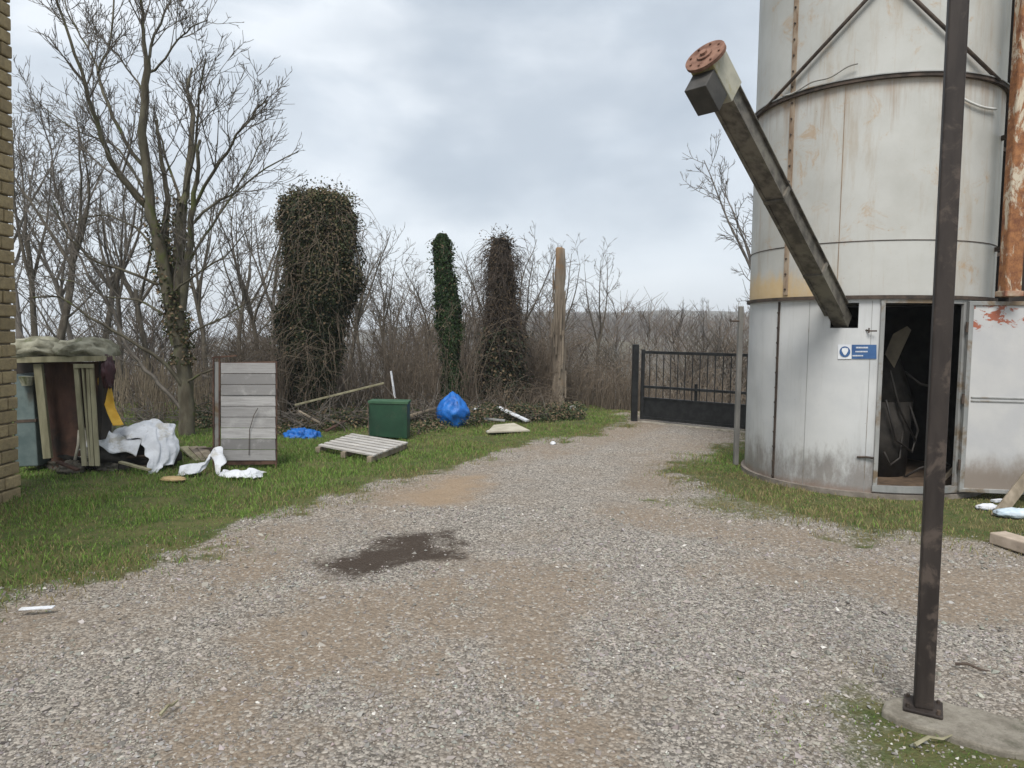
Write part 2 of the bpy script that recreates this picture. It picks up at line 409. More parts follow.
cl = vn(x, y, 2.6, 50)
keep = g_*(.18+.82*sst(cl, .3, .58))*sst(-tr_, -.1, .25) + g_*.12
onleft = x < 1.5
keep = keep*np.where((y > 12.3) & onleft, .35, 1)*np.where(np.hypot(x-SC.x, y-SC.y) < SR+.05, 0, 1)
keep = keep*np.where((x < -4.82) & (y < 7.3), 0, 1)*np.where(np.abs(x/y) > .85, 0, 1)
k = rng.random(len(x)) < keep*1.05; x, y = x[k], y[k]; tr_ = tr_[k]
dry = np.clip(.14+1.0*sst(tr_, -.8, 0)*vn(x, y, 2, 60)+.3*sst(vn(x, y, .9, 61), .5, .75), 0, .9)
dry = np.where(x > 1.5, np.clip(dry+.12+.5*(y < 8.2), 0, .9), dry)
h = (.016+.055*sst(vn(x, y, 1.3, 62), .2, .8)*rng.random(len(x))+.035*sst(vn(x, y, 5, 66), .55, .8)*rng.random(len(x)))*(1+.35*sst(-tr_, .3, 2))
w = rng.uniform(.0035, .0075, len(x))
tag(blades('grass', x, y, h, w, dry), 'short patchy green grass on the verges beside the gravel track', 'grass', kind='stuff')
# mossy scraps round the near kerb
x, y = scatter(26000, 1.0, 3.6, 2.3, 3.8)
g_ = masks(x, y)[0]; k = rng.random(len(x)) < np.clip(g_, 0, 1)*.8*sst(vn(x, y, 4, 63), .35, .6); x, y = x[k], y[k]
o = blades('moss', x, y, rng.uniform(.008, .024, len(x)), rng.uniform(.003, .006, len(x)), np.full(len(x), .6))
tag(o, 'thin mossy growth with dry bits round the concrete kerb under the post', 'moss', kind='stuff')

# ------------------------------------------------------------------ materials of the place
m_bark = simple("bark_grey_brown", (.055, .046, .036), (.125, .108, .085), 9, .95, (1, 1, .25), bs=.6, bd=.02)
m_barkm = simple("bark_mossy", (.062, .052, .036), (.115, .105, .075), 8, .95, (1, 1, .3), bs=.7, bd=.02, c3=(.075, .085, .028), s3=3)
m_twig = simple("twigs_brown", (.085, .074, .064), (.15, .132, .112), 5, .9)
m_twigf = simple("twigs_far", (.10, .088, .076), (.15, .132, .115), 5, .9)
m_snag = simple("dead_wood", (.12, .097, .074), (.26, .215, .165), 7, .9, (1, 1, .12), bs=.9, bd=.02, c3=(.24, .14, .065), s3=1.4)
m_ivy, t, b = nodes("ivy_leaf"); a = attr(t, 'col'); t.links.new(a.outputs['Color'], b.inputs['Base Color']); b.inputs['Roughness'].default_value = .55
b.inputs['Specular IOR Level'].default_value = .2

# ------------------------------------------------------------------ bare trees
def wander(p, d, length, r0, r1, n, wob, trop):
    pts = [p.copy()]; d = d.normalized()
    for i in range(n):
        d = (d + Vector((random.gauss(0, wob), random.gauss(0, wob), random.gauss(0, wob)+trop))).normalized()
        p = p+d*(length/n); pts.append(p.copy())
    return pts, [r0+(r1-r0)*(i/n) for i in range(n+1)]
def side_shoots(mb, pts, rad, length, level, maxl, dens, rmin, wob=.13, trop=.05, start=.2):
    """shoots along a limb, each with its own shoots"""
    n = len(pts)-1
    seg = [(pts[i+1]-pts[i]).length for i in range(n)]; tot = sum(seg)
    cnt = max(1, int(round(dens*tot*random.uniform(.85, 1.25))))
    for _ in range(cnt):
        f = start+(1-start)*random.random()**.8; i = min(int(f*n), n-1); u = f*n-i
        p = pts[i].lerp(pts[i+1], u); d = (pts[i+1]-pts[i]).normalized(); r = rad[i]+(rad[i+1]-rad[i])*u
        ax = d.orthogonal().normalized(); ax.rotate(Matrix.Rotation(random.uniform(0, 6.283), 3, d))
        ang = math.radians(random.uniform(22, 55)); nd = d*math.cos(ang)+ax*math.sin(ang)
        ln = length*random.uniform(.4, 1.15)*(1.15-.5*f); rr = max(min(r*.5, ln*.016), rmin); ns = 5 if level < maxl-1 else 4
        q, rd = wander(p, nd, ln, rr, max(rr*.3, rmin*.6), ns, wob, trop)
        mb.tube(q, rd, 4 if level == 1 else 3, cap=False)
        if level < maxl: side_shoots(mb, q, rd, ln*.6, level+1, maxl, min(dens*1.5, 9), rmin, wob, trop)
def bare_tree(H, r, maxl=3, dens=1.6, spread=.5, forks=3, rmin=.004, seed=0, lean=0):
    random.seed(seed); tr = MB(); cw = MB()
    pts, rd = wander(Vector((0, 0, -.2)), Vector((lean, 0, 1)), H*.55, r, r*.6, 8, .05, .03)
    tr.tube(pts, rd, 7, cap=False)
    side_shoots(cw, pts, rd, H*.28, 1, maxl, dens*1.1, rmin, start=.3)
    for k in range(forks):
        a = 6.283*k/forks+random.uniform(-.5, .5)
        d = Vector((math.cos(a)*spread, math.sin(a)*spread, 1)).normalized()
        i = random.choice([6, 7, 8]); q, r2 = wander(pts[i], d, H*random.uniform(.4, .5), rd[i]*.7, r*.1, 8, .08, .04)
        tr.tube(q, r2, 6, cap=False); side_shoots(cw, q, r2, H*.2, 1, maxl, dens*1.7, rmin, start=.1)
    return tr, cw
def tree_obj(label, x, y, protos, cat='tree', rot=0, sc=1, group='bare trees behind the yard', z=None, name='bare_tree'):
    root = thing(name, label, cat, (x, y, gz(x, y) if z is None else z), group)
    root.rotation_euler = (0, 0, rot); root.scale = (sc, sc, sc)
    for nm, me in protos:
        o = bpy.data.objects.new(nm, me); COL.objects.link(o); o.parent = root
    return root
def proto(mat1, mat2, **kw):
    a, b2 = bare_tree(**kw); res = []
    for nm, mb, m in (('trunk', a, mat1), ('crown', b2, mat2)):
        me = bpy.data.meshes.new(nm); me.from_pydata(mb.V, [], mb.F); me.materials.append(m)
        me.polygons.foreach_set('use_smooth', [True]*len(me.polygons)); me.update(); res.append((nm, me))
    return res

# the big tree at the left, its limbs laid out one by one
random.seed(11)
YT = depth(440)
root = thing('bare_tree', 'tall forked bare tree with mossy trunk between the junk shelter and the upright wooden panel', 'tree', (P(188, 440, YT).x, YT, 0), 'bare trees behind the yard')
trunk, crown = MB(), MB()
def limb(pts, w0, w1, dy=0.0, ns=6, dens=1.5, ln=.9, start=.15, wid=True, curve=.0, target=None):
    k = YT/F; out = []; n = len(pts)
    for i, (a, b2) in enumerate(pts):
        out.append(P(a, b2, YT+dy*i/(n-1)))
    # resample smooth (catmull)
    sm = []
    for i in range(n-1):
        p0 = out[max(i-1, 0)]; p1 = out[i]; p2 = out[i+1]; p3 = out[min(i+2, n-1)]
        for s_ in range(3):
            u = s_/3; sm.append(.5*((2*p1)+(p2-p0)*u+(2*p0-5*p1+4*p2-p3)*u*u+(3*p1-p0-3*p2+p3)*u**3))
    sm.append(out[-1]); m = len(sm)
    for i in range(1, m-1): sm[i] = sm[i]+Vector((random.gauss(0, .008), random.gauss(0, .02), random.gauss(0, .008)))
    rd = [(w0+(w1-w0)*(i/(m-1)))*k/2*(.68 if w0 > 9 else .54) for i in range(m)]
    (target or trunk).tube(sm, rd, 8 if w0 > 8 else 5, cap=False)
    if dens: side_shoots(crown, sm, rd, ln*1.12, 1, 3, dens*(3.4 if w0 < 12 else 2.1), .0046, wob=.07, trop=.09, start=start)
limb([(188, 452), (187, 410), (183, 370), (180, 330), (178, 290), (180, 240), (182, 198)], 25, 15, .1, dens=.9, ln=.8, start=.4)
limb([(178, 345), (168, 290), (158, 240), (149, 200), (144, 150), (144, 100), (147, 58)], 20, 9, -.3, dens=1.3, ln=.8)
limb([(180, 330), (172, 280), (166, 235), (168, 200), (162, 160), (156, 120)], 15, 4, .5, dens=1.5, ln=.8)
limb([(182, 310), (188, 260), (191, 220), (196, 180), (200, 140)], 13, 4, -.4, dens=1.5, ln=.8)
limb([(147, 62), (143, 30), (141, 0), (139, -50)], 8, 3, -.2, ln=.7, dens=2.4)
limb([(147, 62), (155, 35), (170, 0), (182, -40)], 6, 2, .4, ln=.7, dens=2.4)
limb([(148, 75), (160, 65), (178, 40), (192, 28), (208, 20)], 5, 1.5, -.6, ln=.7, dens=2.4)
limb([(142, 90), (128, 68), (112, 48), (96, 34)], 4, 1.5, .7, ln=.7, dens=2.4)
limb([(152, 212), (128, 186), (110, 160), (98, 125), (84, 85), (70, 40), (55, -10)], 10, 2.5, -.9, ln=.9, dens=1.8)
limb([(146, 168), (124, 140), (108, 105), (98, 72), (108, 52), (113, 0), (116, -30)], 8, 2.5, .6, ln=.8, dens=1.8)
limb([(98, 72), (86, 45), (72, 20), (60, -10)], 4, 2, .5, ln=.7, dens=2)
limb([(182, 205), (190, 165), (193, 120), (188, 90), (192, 68)], 11, 3, .4, ln=.7, dens=1.8)
limb([(186, 190), (196, 140), (199, 95), (206, 60)], 6, 2, -.8, ln=.8, dens=2)
limb([(190, 215), (214, 172), (232, 145), (250, 118), (268, 96)], 7, 2, -.6, ln=.9, dens=1.8)
limb([(188, 228), (212, 205), (238, 190), (266, 168), (298, 152)], 6, 2, .7, ln=.8, dens=1.8)
limb([(184, 270), (206, 236), (226, 205), (246, 172), (262, 140)], 6, 2, .9, ln=.8, dens=1.8)
limb([(180, 200), (168, 165), (158, 130), (154, 105)], 6, 2, .6, ln=.7, dens=2)
limb([(185, 390), (166, 365), (142, 348), (112, 330), (88, 316), (60, 297), (28, 298)], 8, 2.5, -.9, ln=.7, dens=1.4, start=.4)
limb([(187, 384), (198, 375), (222, 366), (245, 362)], 5, 1.5, -.4, ln=.5, dens=1.4)
limb([(178, 350), (196, 330), (222, 318), (250, 300), (276, 290)], 5, 1.5, .6, ln=.7, dens=1.8)
limb([(164, 302), (180, 286), (205, 268), (232, 250), (252, 226)], 5.5, 1.5, -.8, ln=.8, dens=2)
limb([(158, 285), (130, 272), (98, 262), (70, 238), (52, 200)], 6.5, 2, -.6, ln=.9, dens=2)
limb([(165, 315), (138, 300), (104, 296), (74, 282), (36, 276)], 5, 1.5, .8, ln=.8, dens=2)
limb([(156, 250), (134, 226), (98, 214), (66, 224), (40, 214)], 5, 1.5, .8, ln=.8, dens=2)
limb([(150, 205), (120, 150), (76, 130), (40, 104)], 5, 1.5, 1.0, ln=.8, dens=2)
limb([(184, 412), (160, 385), (138, 362), (122, 335), (112, 310), (97, 288), (80, 258), (68, 230), (58, 200), (50, 150), (40, 110)], 8, 2, .2, ln=.8, dens=2, target=crown)
trunk.build('trunk', m_barkm, root, smooth=True); crown.build('crown', m_twig, root, smooth=True)

# leaf clusters ------------------------------------------------------
def leaves(name, pts, nrm, size, c1, c2, dryfrac, parent=None, mat=m_ivy, jit=1.0):
    pts = np.asarray(pts); n = len(pts); nrm = np.asarray(nrm)
    d = nrm+rng.normal(0, .55*jit, (n, 3)); d /= np.linalg.norm(d, axis=1)[:, None]+1e-9
    a = np.cross(d, rng.normal(0, 1, (n, 3))); a /= np.linalg.norm(a, axis=1)[:, None]+1e-9
    b2 = np.cross(d, a); s_ = (size*rng.uniform(.6, 1.3, n))[:, None]
    V = np.stack([pts-a*s_*.5, pts+b2*s_*.45+d*s_*.1, pts+a*s_*.7, pts-b2*s_*.45+d*s_*.1], 1).reshape(-1, 3)
    q = np.arange(n)[:, None]*4+np.array([[0, 1, 2, 3]])
    m = rng.random((n, 1)); c = np.array(c1)*(1-m)+np.array(c2)*m
    dd = rng.random(n) < dryfrac; c[dd] = np.array([.16, .115, .07])*rng.uniform(.6, 1.3, (dd.sum(), 1))
    me = np_mesh(name, V, quads=q, cols=np.repeat(c, 4, 0)); return link(name, me, mat, parent)
def column_points(n, prof, cx, cy, ybias=None, lump=.18, seed=0, el=.8):
    """prof: list of (z, x-left, x-right); returns points near an irregular column's surface"""
    prof = sorted(prof); zs = np.array([p[0] for p in prof]); l = np.array([p[1] for p in prof]); r = np.array([p[2] for p in prof])
    z = rng.uniform(zs[0], zs[-1], n); a = rng.uniform(0, 6.283, n)
    xl = np.interp(z, zs, l); xr = np.interp(z, zs, r); R = (xr-xl)/2; c = (xl+xr)/2
    lumpn = 1+lump*(vn(a*1.6+seed, z*1.7, 1, seed+70)-.5)*2.4
    rr = R*lumpn*(1-.32*rng.random(n)**2.0)*(1+.16*(rng.random(n) < .10)*rng.random(n))
    x = c+rr*np.cos(a); y = cy+rr*np.sin(a)*el
    return np.stack([x, y, z], 1), np.stack([np.cos(a), np.sin(a), np.full(n, .35)], 1), R
def pprof(lst, Y):
    return [(P((a+b2)/2, py, Y).z, P(a, py, Y).x, P(b2, py, Y).x) for py, a, b2 in lst]
def clumps(pts, nrm, ncl, per, rad, zmin=0):
    c = pts[rng.integers(0, len(pts), ncl*3)]; c = c[c[:, 2] > zmin][:ncl]; n = len(c)
    e = rng.uniform(.5, 1.3, n)*rad
    p = np.repeat(c, per, 0)+rng.normal(0, 1, (n*per, 3))*np.repeat(e, per)[:, None]*[1, .8, 1.1]
    return p, rng.normal(0, .6, p.shape)+[0, -.3, .4]
def solid_core(prof, cy, shrink, mat, parent, name='trunk', el=.8, seed=0):
    mb = MB(); prof = sorted(prof); sides = 14; vs = []; fs = []
    for i, (z, l, r) in enumerate(prof):
        c = (l+r)/2; R = (r-l)/2*shrink
        for k in range(sides):
            a = 6.283*k/sides; j = 1+.2*(random.random()-.5); vs.append((c+R*j*math.cos(a), cy+R*j*math.sin(a)*el, z))
    for i in range(len(prof)-1):
        for k in range(sides):
            k2 = (k+1) % sides; fs.append((i*sides+k, i*sides+k2, (i+1)*sides+k2, (i+1)*sides+k))
    fs.append(tuple((len(prof)-1)*sides+k for k in range(sides))); mb.add(vs, fs)
    return mb.build(name, mat, parent, smooth=True)
def strands(mb, prof, cy, n, length, r, hang=True, out=.35, el=.9, zlo=0):
    prof = sorted(prof); zs = [p[0] for p in prof]
    for _ in range(n):
        z = zs[0]+(zs[-1]-zs[0])*random.random()**.6
        if z < zlo: continue
        l = float(np.interp(z, zs, [p[1] for p in prof])); rr = float(np.interp(z, zs, [p[2] for p in prof])); c = (l+rr)/2; R = (rr-l)/2
        a = random.uniform(0, 6.283); p = Vector((c+R*math.cos(a)*.8, cy+R*math.sin(a)*el*.8, z))
        o = Vector((math.cos(a), math.sin(a), 0)); d = (o*random.uniform(.1, .9)+Vector((random.gauss(0, .45), random.gauss(0, .45), random.uniform(-.9, .25)))).normalized()
        ln = length*random.uniform(.4, 1.2); m = 7; pts = [p.copy()]
        for k in range(m):
            d = (d+Vector((random.gauss(0, .26), random.gauss(0, .26), random.gauss(0, .2)-out*(k/m+.2)*.8))).normalized(); p = p+d*ln/m
            if p.z < .02: break
            pts.append(p.copy())
        if len(pts) > 2: mb.tube(pts, [r*(1-.6*i/len(pts)) for i in range(len(pts))], 3, cap=False)

m_core = simple("vine_stem_dark", (.028, .024, .017), (.055, .045, .03), 8, .95)
m_vine = simple("vine_strand", (.10, .078, .058), (.17, .135, .10), 6, .9)
npt = 2600; uu = rng.random(npt); lz = rng.choice([0, 1, 2], npt)
pys = 195+uu**.8*170; pxs = np.where(lz == 0, np.interp(pys, [195, 240, 290, 330, 370], [182, 180, 178, 180, 183]), np.where(lz == 1, np.interp(pys, [200, 240, 290, 345], [149, 158, 168, 178]), np.interp(pys, [200, 235, 280, 330], [168, 166, 172, 180])))
aa = rng.uniform(0, 6.283, npt); rr_ = rng.uniform(.10, .19, npt)
pp = np.array([tuple(P(a_, b_, YT)) for a_, b_ in zip(pxs, pys)]); pp += np.stack([np.cos(aa)*rr_, np.sin(aa)*rr_, np.zeros(npt)], 1)
pp = pp[vn(pp[:, 0]*2+pp[:, 1], pp[:, 2], 3, 77) > .42]
leaves('ivy', pp, np.tile([0, 0, .3], (len(pp), 1))+rng.normal(0, .6, pp.shape), .045, (.025, .032, .012), (.065, .07, .028), .35, root)
# 1 broad ivy-smothered trunk
random.seed(21)
Y1 = 12.6
pr1 = pprof([(440, 284, 326), (410, 282, 330), (380, 282, 330), (350, 281, 338), (320, 283, 343), (290, 282, 350), (260, 284, 354), (230, 286, 355), (215, 287, 354), (206, 289, 351), (201, 294, 346), (197, 301, 338), (194, 311, 328)], Y1)
r1 = thing('ivy_covered_tree', 'broad dead tree wholly smothered in dark ivy, widest of the overgrown trunks', 'tree', (P(305, 430, Y1).x, Y1, 0), None)
solid_core(pr1, Y1, .68, m_core, r1)
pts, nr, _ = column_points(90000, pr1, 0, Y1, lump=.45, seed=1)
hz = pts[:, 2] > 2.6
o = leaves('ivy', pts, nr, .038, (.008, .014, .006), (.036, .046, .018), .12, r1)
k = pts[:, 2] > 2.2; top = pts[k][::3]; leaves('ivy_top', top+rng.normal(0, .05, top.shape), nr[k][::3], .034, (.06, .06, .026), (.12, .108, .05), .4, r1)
cp_, cn_ = clumps(pts, nr, 110, 170, .085, 1.0); leaves('ivy_spray', cp_, cn_, .036, (.012, .022, .008), (.06, .072, .026), .2, r1)
tp_ = pts[pts[:, 2] > pts[:, 2].max()-.25]; cp_, cn_ = clumps(tp_, None, 26, 110, .09); leaves('ivy_spray', cp_, cn_, .034, (.03, .04, .012), (.10, .095, .04), .3, r1)
mb = MB(); strands(mb, pr1, Y1, 900, .85, .0050, out=.5, zlo=.5); mb.build('vine', m_vine, r1)
# 2 narrow ivy pole
Y2 = 13.4
pr2 = pprof([(415, 442, 468), (390, 441, 464), (350, 439, 461), (310, 438, 459), (270, 436, 453), (250, 435, 451), (240, 436, 449), (234, 439, 446)], Y2)
r2 = thing('ivy_covered_tree', 'slim straight trunk like a pole, evenly clad in dark green ivy, behind the blue sack', 'tree', (P(455, 420, Y2).x, Y2, 0), None)
solid_core(pr2, Y2, .62, m_core, r2); pts, nr, _ = column_points(26000, pr2, 0, Y2, lump=.6, seed=5, el=1)
leaves('ivy', pts, nr, .034, (.009, .022, .007), (.032, .062, .018), .06, r2)
cp_, cn_ = clumps(pts, nr, 60, 110, .055); leaves('ivy_spray', cp_, cn_, .034, (.010, .024, .008), (.036, .068, .02), .08, r2)
mb = MB(); strands(mb, pr2, Y2, 60, .5, .005, out=.4); mb.build('vine', m_vine, r2)
# 3 trunk hung with brown creepers
Y3 = 14.0
pr3 = pprof([(410, 481, 523), (380, 482, 521), (340, 484, 518), (300, 486, 516), (270, 488, 513), (250, 491, 510), (242, 494, 507), (239, 497, 504)], Y3)
r3 = thing('creeper_covered_tree', 'dead trunk hung with shaggy brown creeper, between the slim ivy pole and the snag', 'tree', (P(503, 410, Y3).x, Y3, 0), None)
solid_core(pr3, Y3, .62, m_core, r3); pts, nr, _ = column_points(34000, pr3, 0, Y3, lump=.45, seed=9)
leaves('ivy', pts, nr, .032, (.012, .010, .007), (.036, .030, .020), .25, r3)
k = pts[:, 2] < 1.6; leaves('ivy_skirt', pts[k][::2]*[1, 1, 1]+rng.normal(0, .09, pts[k][::2].shape), nr[k][::2], .055, (.010, .016, .007), (.028, .036, .015), .2, r3)
cp_, cn_ = clumps(pts, nr, 70, 110, .08); leaves('dead_spray', cp_, cn_, .032, (.014, .012, .009), (.045, .036, .026), .3, r3)
mb = MB(); strands(mb, pr3, Y3, 1300, .75, .0045, out=.5); mb.build('vine', simple('creeper_strand', (.045, .034, .027), (.09, .07, .055), 6, .9), r3)
# 4 bare snag
Y4 = 14.6
random.seed(5)
pr4 = pprof([(405, 548, 567), (395, 550, 564), (385, 549.5, 567), (370, 551, 566), (350, 551.5, 567.5), (330, 552, 565), (310, 552.5, 566.5), (290, 554, 565.5), (275, 553.5, 566.5), (262, 554.5, 566), (249, 555, 566), (247.5, 556, 563)], Y4)
r4 = thing('tree_snag', 'bare standing dead trunk with peeling pale bark and a sawn-off top', 'dead tree', (P(558, 405, Y4).x, Y4, 0))
o = solid_core(pr4, Y4, .86, m_snag, r4, el=1)
mb = MB()
for k in range(16):
    py = random.uniform(300, 400); px = random.uniform(551, 566); mb.bar(P(px, py, Y4-.17), P(px+random.uniform(-2, 2), py-random.uniform(12, 40), Y4-.16), .03, .02)
mb.build('loose_bark', m_snag, r4)

# prototypes for the other trees
PA = proto(m_bark, m_twig, H=6.5, r=.10, maxl=3, dens=1.9, spread=.55, forks=4, rmin=.006, seed=3)
PB = proto(m_bark, m_twig, H=6.0, r=.07, maxl=3, dens=1.7, spread=.30, forks=3, rmin=.006, seed=4)
PC = proto(m_twigf, m_twigf, H=8.0, r=.11, maxl=3, dens=1.5, spread=.45, forks=5, rmin=.009, seed=8)
PD = proto(m_bark, m_twig, H=4.2, r=.05, maxl=3, dens=2.3, spread=.5, forks=4, rmin=.005, seed=12)
def T(label, px, Y, pr, rot, sc):
    x = P(px, 350, Y).x; return tree_obj(label, x, Y, pr, rot=rot, sc=sc)
T('bare tree rising behind the flat roof of the junk shelter', 52, 14.5, PA, .3, .98)
T('bare tree showing between the stone wall and the junk shelter roof', 24, 17, PC, 1.4, .85)
T('slender bare tree seen through the lower limbs of the big forked tree', 122, 15.5, PB, 2.0, .98)
T('far bare tree in the gap left of the big mossy trunk', 84, 21, PC, 2.8, .9)
T('bare tree just behind the big mossy trunk, on its left', 150, 18.5, PA, 4.1, .92)
T('bare tree directly behind the upright wooden panel', 238, 16, PB, 1.1, .86)
T('pale bare tree filling the gap between the wooden panel and the broad ivy tree', 268, 20, PC, .4, .78)
T('thin bare tree just right of the broad ivy tree', 368, 15.8, PD, .7, .98)
T('spindly bare tree behind the green box', 388, 17.5, PB, 2.5, .72)
T('low bare tree left of the slim ivy pole', 418, 19, PD, 3.9, 1.05)
T('fine twiggy tree behind the shaggy creeper trunk', 486, 18, PD, 5.1, 1.12)
T('thin bare tree standing behind the bare snag', 566, 18.5, PB, 3.3, .80)
T('open bare tree between the bare snag and the gate', 597, 17.6, PB, .9, .74)
T('small bare tree behind the left post of the gate', 622, 22, PD, 2.2, .72)
T('bare tree with pale limbs close behind the left end of the shelter roof', 34, 16, PB, 5.0, 1.15)
T('bare tree just left of the big tree, its crown tangled with the mossy limbs', 100, 18, PA, .9, 1.02)
T('bare tree behind the big tree, its twigs fanning out right of the trunk', 208, 18.5, PB, 3.0, 1.1)
T('dense twiggy tree just left of the broad ivy tree', 258, 14.6, PD, 2.4, 1.15)
T('leaning twiggy tree between the broad ivy tree and the green box', 345, 17, PD, 4.6, 1.25)
T('twiggy tree midway between the slim ivy pole and the broad ivy tree', 404, 21, PC, 1.9, .58)
T('hazy bare tree between the slim ivy pole and the creeper trunk', 468, 21, PC, 5.6, .55)
T('low twiggy tree right of the creeper trunk', 534, 17.5, PD, 1.3, 1.12)
T('bare tree whose twigs show past the silo left side', 782, 21, PC, 1.9, 1.0)
T('small bare tree behind the right end of the gate', 716, 24, PC, 2.4, .42)
T('small bare tree behind the middle of the gate', 682, 28, PC, 3.9, .40)

# ------------------------------------------------------------------ thickets and far woods
random.seed(31)
mb = MB()
def thicket(mb, n, pxr, Yr, hr, r, zf=None):
    for _ in range(n):
        px = random.uniform(*pxr); Yv = random.uniform(*Yr); x = P(px, 400, Yv).x; z = gz(x, Yv)
        h = random.uniform(*hr)*(.45+1.1*float(vn(np.array([x]), np.array([Yv]), 1.3, 44)[0])); a = random.uniform(0, 6.283); bend = random.uniform(.1, .9)*h
        p = Vector((x, Yv, z)); pts = []
        for k in range(6):
            u = k/5; pts.append(p+Vector((math.cos(a)*bend*u*u+random.gauss(0, .03), math.sin(a)*bend*u*u+random.gauss(0, .03), h*math.sin(u*1.9)/math.sin(1.57)*.95)))
        mb.tube(pts, [r*(1-.7*k/5) for k in range(6)], 3, cap=False, col=None)
thicket(mb, 380, (330, 440), (12.8, 16.5), (.4, 1.5), .006)
thicket(mb, 520, (430, 640), (14.8, 17.5), (.4, 1.6), .006)
thicket(mb, 350, (470, 560), (13.0, 14.2), (.25, .7), .006)
thicket(mb, 430, (385, 480), (12.9, 15.5), (.7, 2.2), .006)
thicket(mb, 500, (520, 552), (14.5, 16), (.5, 1.6), .006)
thicket(mb, 420, (225, 350), (12.0, 15.5), (.5, 1.6), .006)
thicket(mb, 700, (228, 285), (11.6, 13.2), (.9, 1.75), .006)
thicket(mb, 600, (556, 650), (15.2, 18), (.4, 1.2), .007)
thicket(mb, 380, (20, 260), (12.6, 17), (.3, 1.0), .007)
thicket(mb, 750, (625, 770), (15.5, 30), (.4, 1.4), .010)
tag(mb.build('bramble_thicket', m_vine, None), 'tangle of brown brambles and dead stems along the bank behind the rubbish', 'brambles', kind='stuff')
mb = MB()
for i in range(300):
    px = random.uniform(105, 275); Yv = random.uniform(12.1, 14.6); b0 = P(px, 400, Yv); x = b0.x; h = random.uniform(.5, 1.15)
    mb.tube([(x, Yv, 0), (x+random.gauss(0, .16), Yv+random.gauss(0, .15), h)], [.009, .004], 4, cap=False)
tag(mb.build('dead_reeds', simple("dry_reed", (.13, .105, .07), (.21, .17, .12), 5), None), 'dry upright cane stems in a row behind the big tree', 'reeds', kind='stuff')
# ivy and weeds carpeting the bank
n = 110000; px = rng.uniform(190, 610, n); Yv = rng.uniform(10.2, 14.8, n)
xx = (px-512)/F*Yv*1.0; dens = vn(xx, Yv, 1.0, 90)
tr_ = masks(xx, Yv)[4]
k = (dens > .36) & (tr_ < -1.1) & (Yv > np.interp(px, [190, 290, 330, 410, 480, 600], [11.3, 10.6, 11.2, 10.9, 11.9, 13.0])+.9*(vn(xx, Yv, 1.6, 91)-.5)+.5*rng.random(n)); px = px[k]; xx, Yv = xx[k], Yv[k]
pts = np.stack([xx, Yv, height(xx, Yv)+rng.random(len(xx))**1.5*.5*vn(xx, Yv, 1.2, 92)*sst(Yv, 10.6, 12.5)], 1)
o = leaves('ivy_ground_cover', pts, np.tile([0, -.3, 1.0], (len(pts), 1)), .036, (.014, .026, .009), (.052, .066, .024), .34)
tag(o, 'dark low ivy and weeds covering the bank round the rubbish', 'ground cover', kind='stuff')
random.seed(37); mb = MB()
for cx_, cy_2, n_, rad_, hh in ((425, 12.2, 190, .45, .45), (305, 11.4, 150, .5, .35), (350, 12.0, 130, .5, .3), (240, 12.2, 160, .6, .6), (520, 13.0, 90, .5, .2), (150, 12.0, 140, .8, .4), (470, 12.9, 120, .5, .4)):
    x0_ = P(cx_, 400, cy_2).x
    for _ in range(n_):
        p = Vector((x0_+random.gauss(0, rad_*.6), cy_2+random.gauss(0, rad_*.4), 0)); p.z = gz(p.x, p.y)+abs(random.gauss(0, hh*.4)); d = Vector((random.gauss(0, 1), random.gauss(0, 1), random.gauss(0, .35)+.1)).normalized()
        q_, r_2 = wander(p, d, random.uniform(.2, .8), random.uniform(.004, .011), .003, 5, .2, -.03); mb.tube([Vector((v.x, v.y, max(v.z, .01))) for v in q_], r_2, 4, cap=False)
tag(mb.build('brushwood', m_twig, None), 'dead brushwood lying in low heaps along the foot of the bank', 'brushwood', kind='stuff')
# far hillside wood
random.seed(40)
fx = rng.uniform(-420, 420, 30000); fy = 26+rng.random(30000)**2.1*330
kk = (np.abs(fx/fy) < .95) & (vn(fx, fy, .03, 95) > np.where(fx/fy < -.3, .5, .33)); fx, fy = fx[kk][:4200], fy[kk][:4200]; fz = height(fx, fy)
mb = MB()
for x_, y_, z_ in zip(fx, fy, fz):
    h = random.uniform(4.5, 9.5)*(1 if y_ > 60 else .6); r = .016+.00045*y_; g0 = random.uniform(.7, 1.35)
    col = (.115*g0, .092*g0, .072*g0)
    if random.random() < .12: col = (.22, .21, .19)
    tp = Vector((x_+random.gauss(0, .5), y_, z_+h)); bs = Vector((x_, y_, z_-.5))
    mb.tube([bs, tp], [r*1.7, r*.4], 3, col=col, cap=False)
    for k in range(18 if y_ < 60 else 11 if y_ < 200 else 7):
        f = random.uniform(.2, .95); p = bs.lerp(tp, f); a = random.uniform(0, 6.283); l_ = random.uniform(1.0, 3.2)*(1.15-f*.7)
        q_ = p+Vector((math.cos(a)*l_*.55, math.sin(a)*l_*.55, l_*.7)); mb.tube([p, q_], [r*.6, r*.22], 3, col=col, cap=False)
        for e_ in range(4 if y_ < 60 else 2): mb.tube([p.lerp(q_, random.uniform(.3, .8)), q_+Vector((random.gauss(0, .5), random.gauss(0, .5), random.uniform(.0, .5)))], [r*.35, r*.18], 3, col=col, cap=False)
tag(mb.build('bare_woodland', attrmat("far_wood", .95), None, cols=True), 'leafless brown woodland on the hillside beyond the gate', 'woodland', kind='stuff')

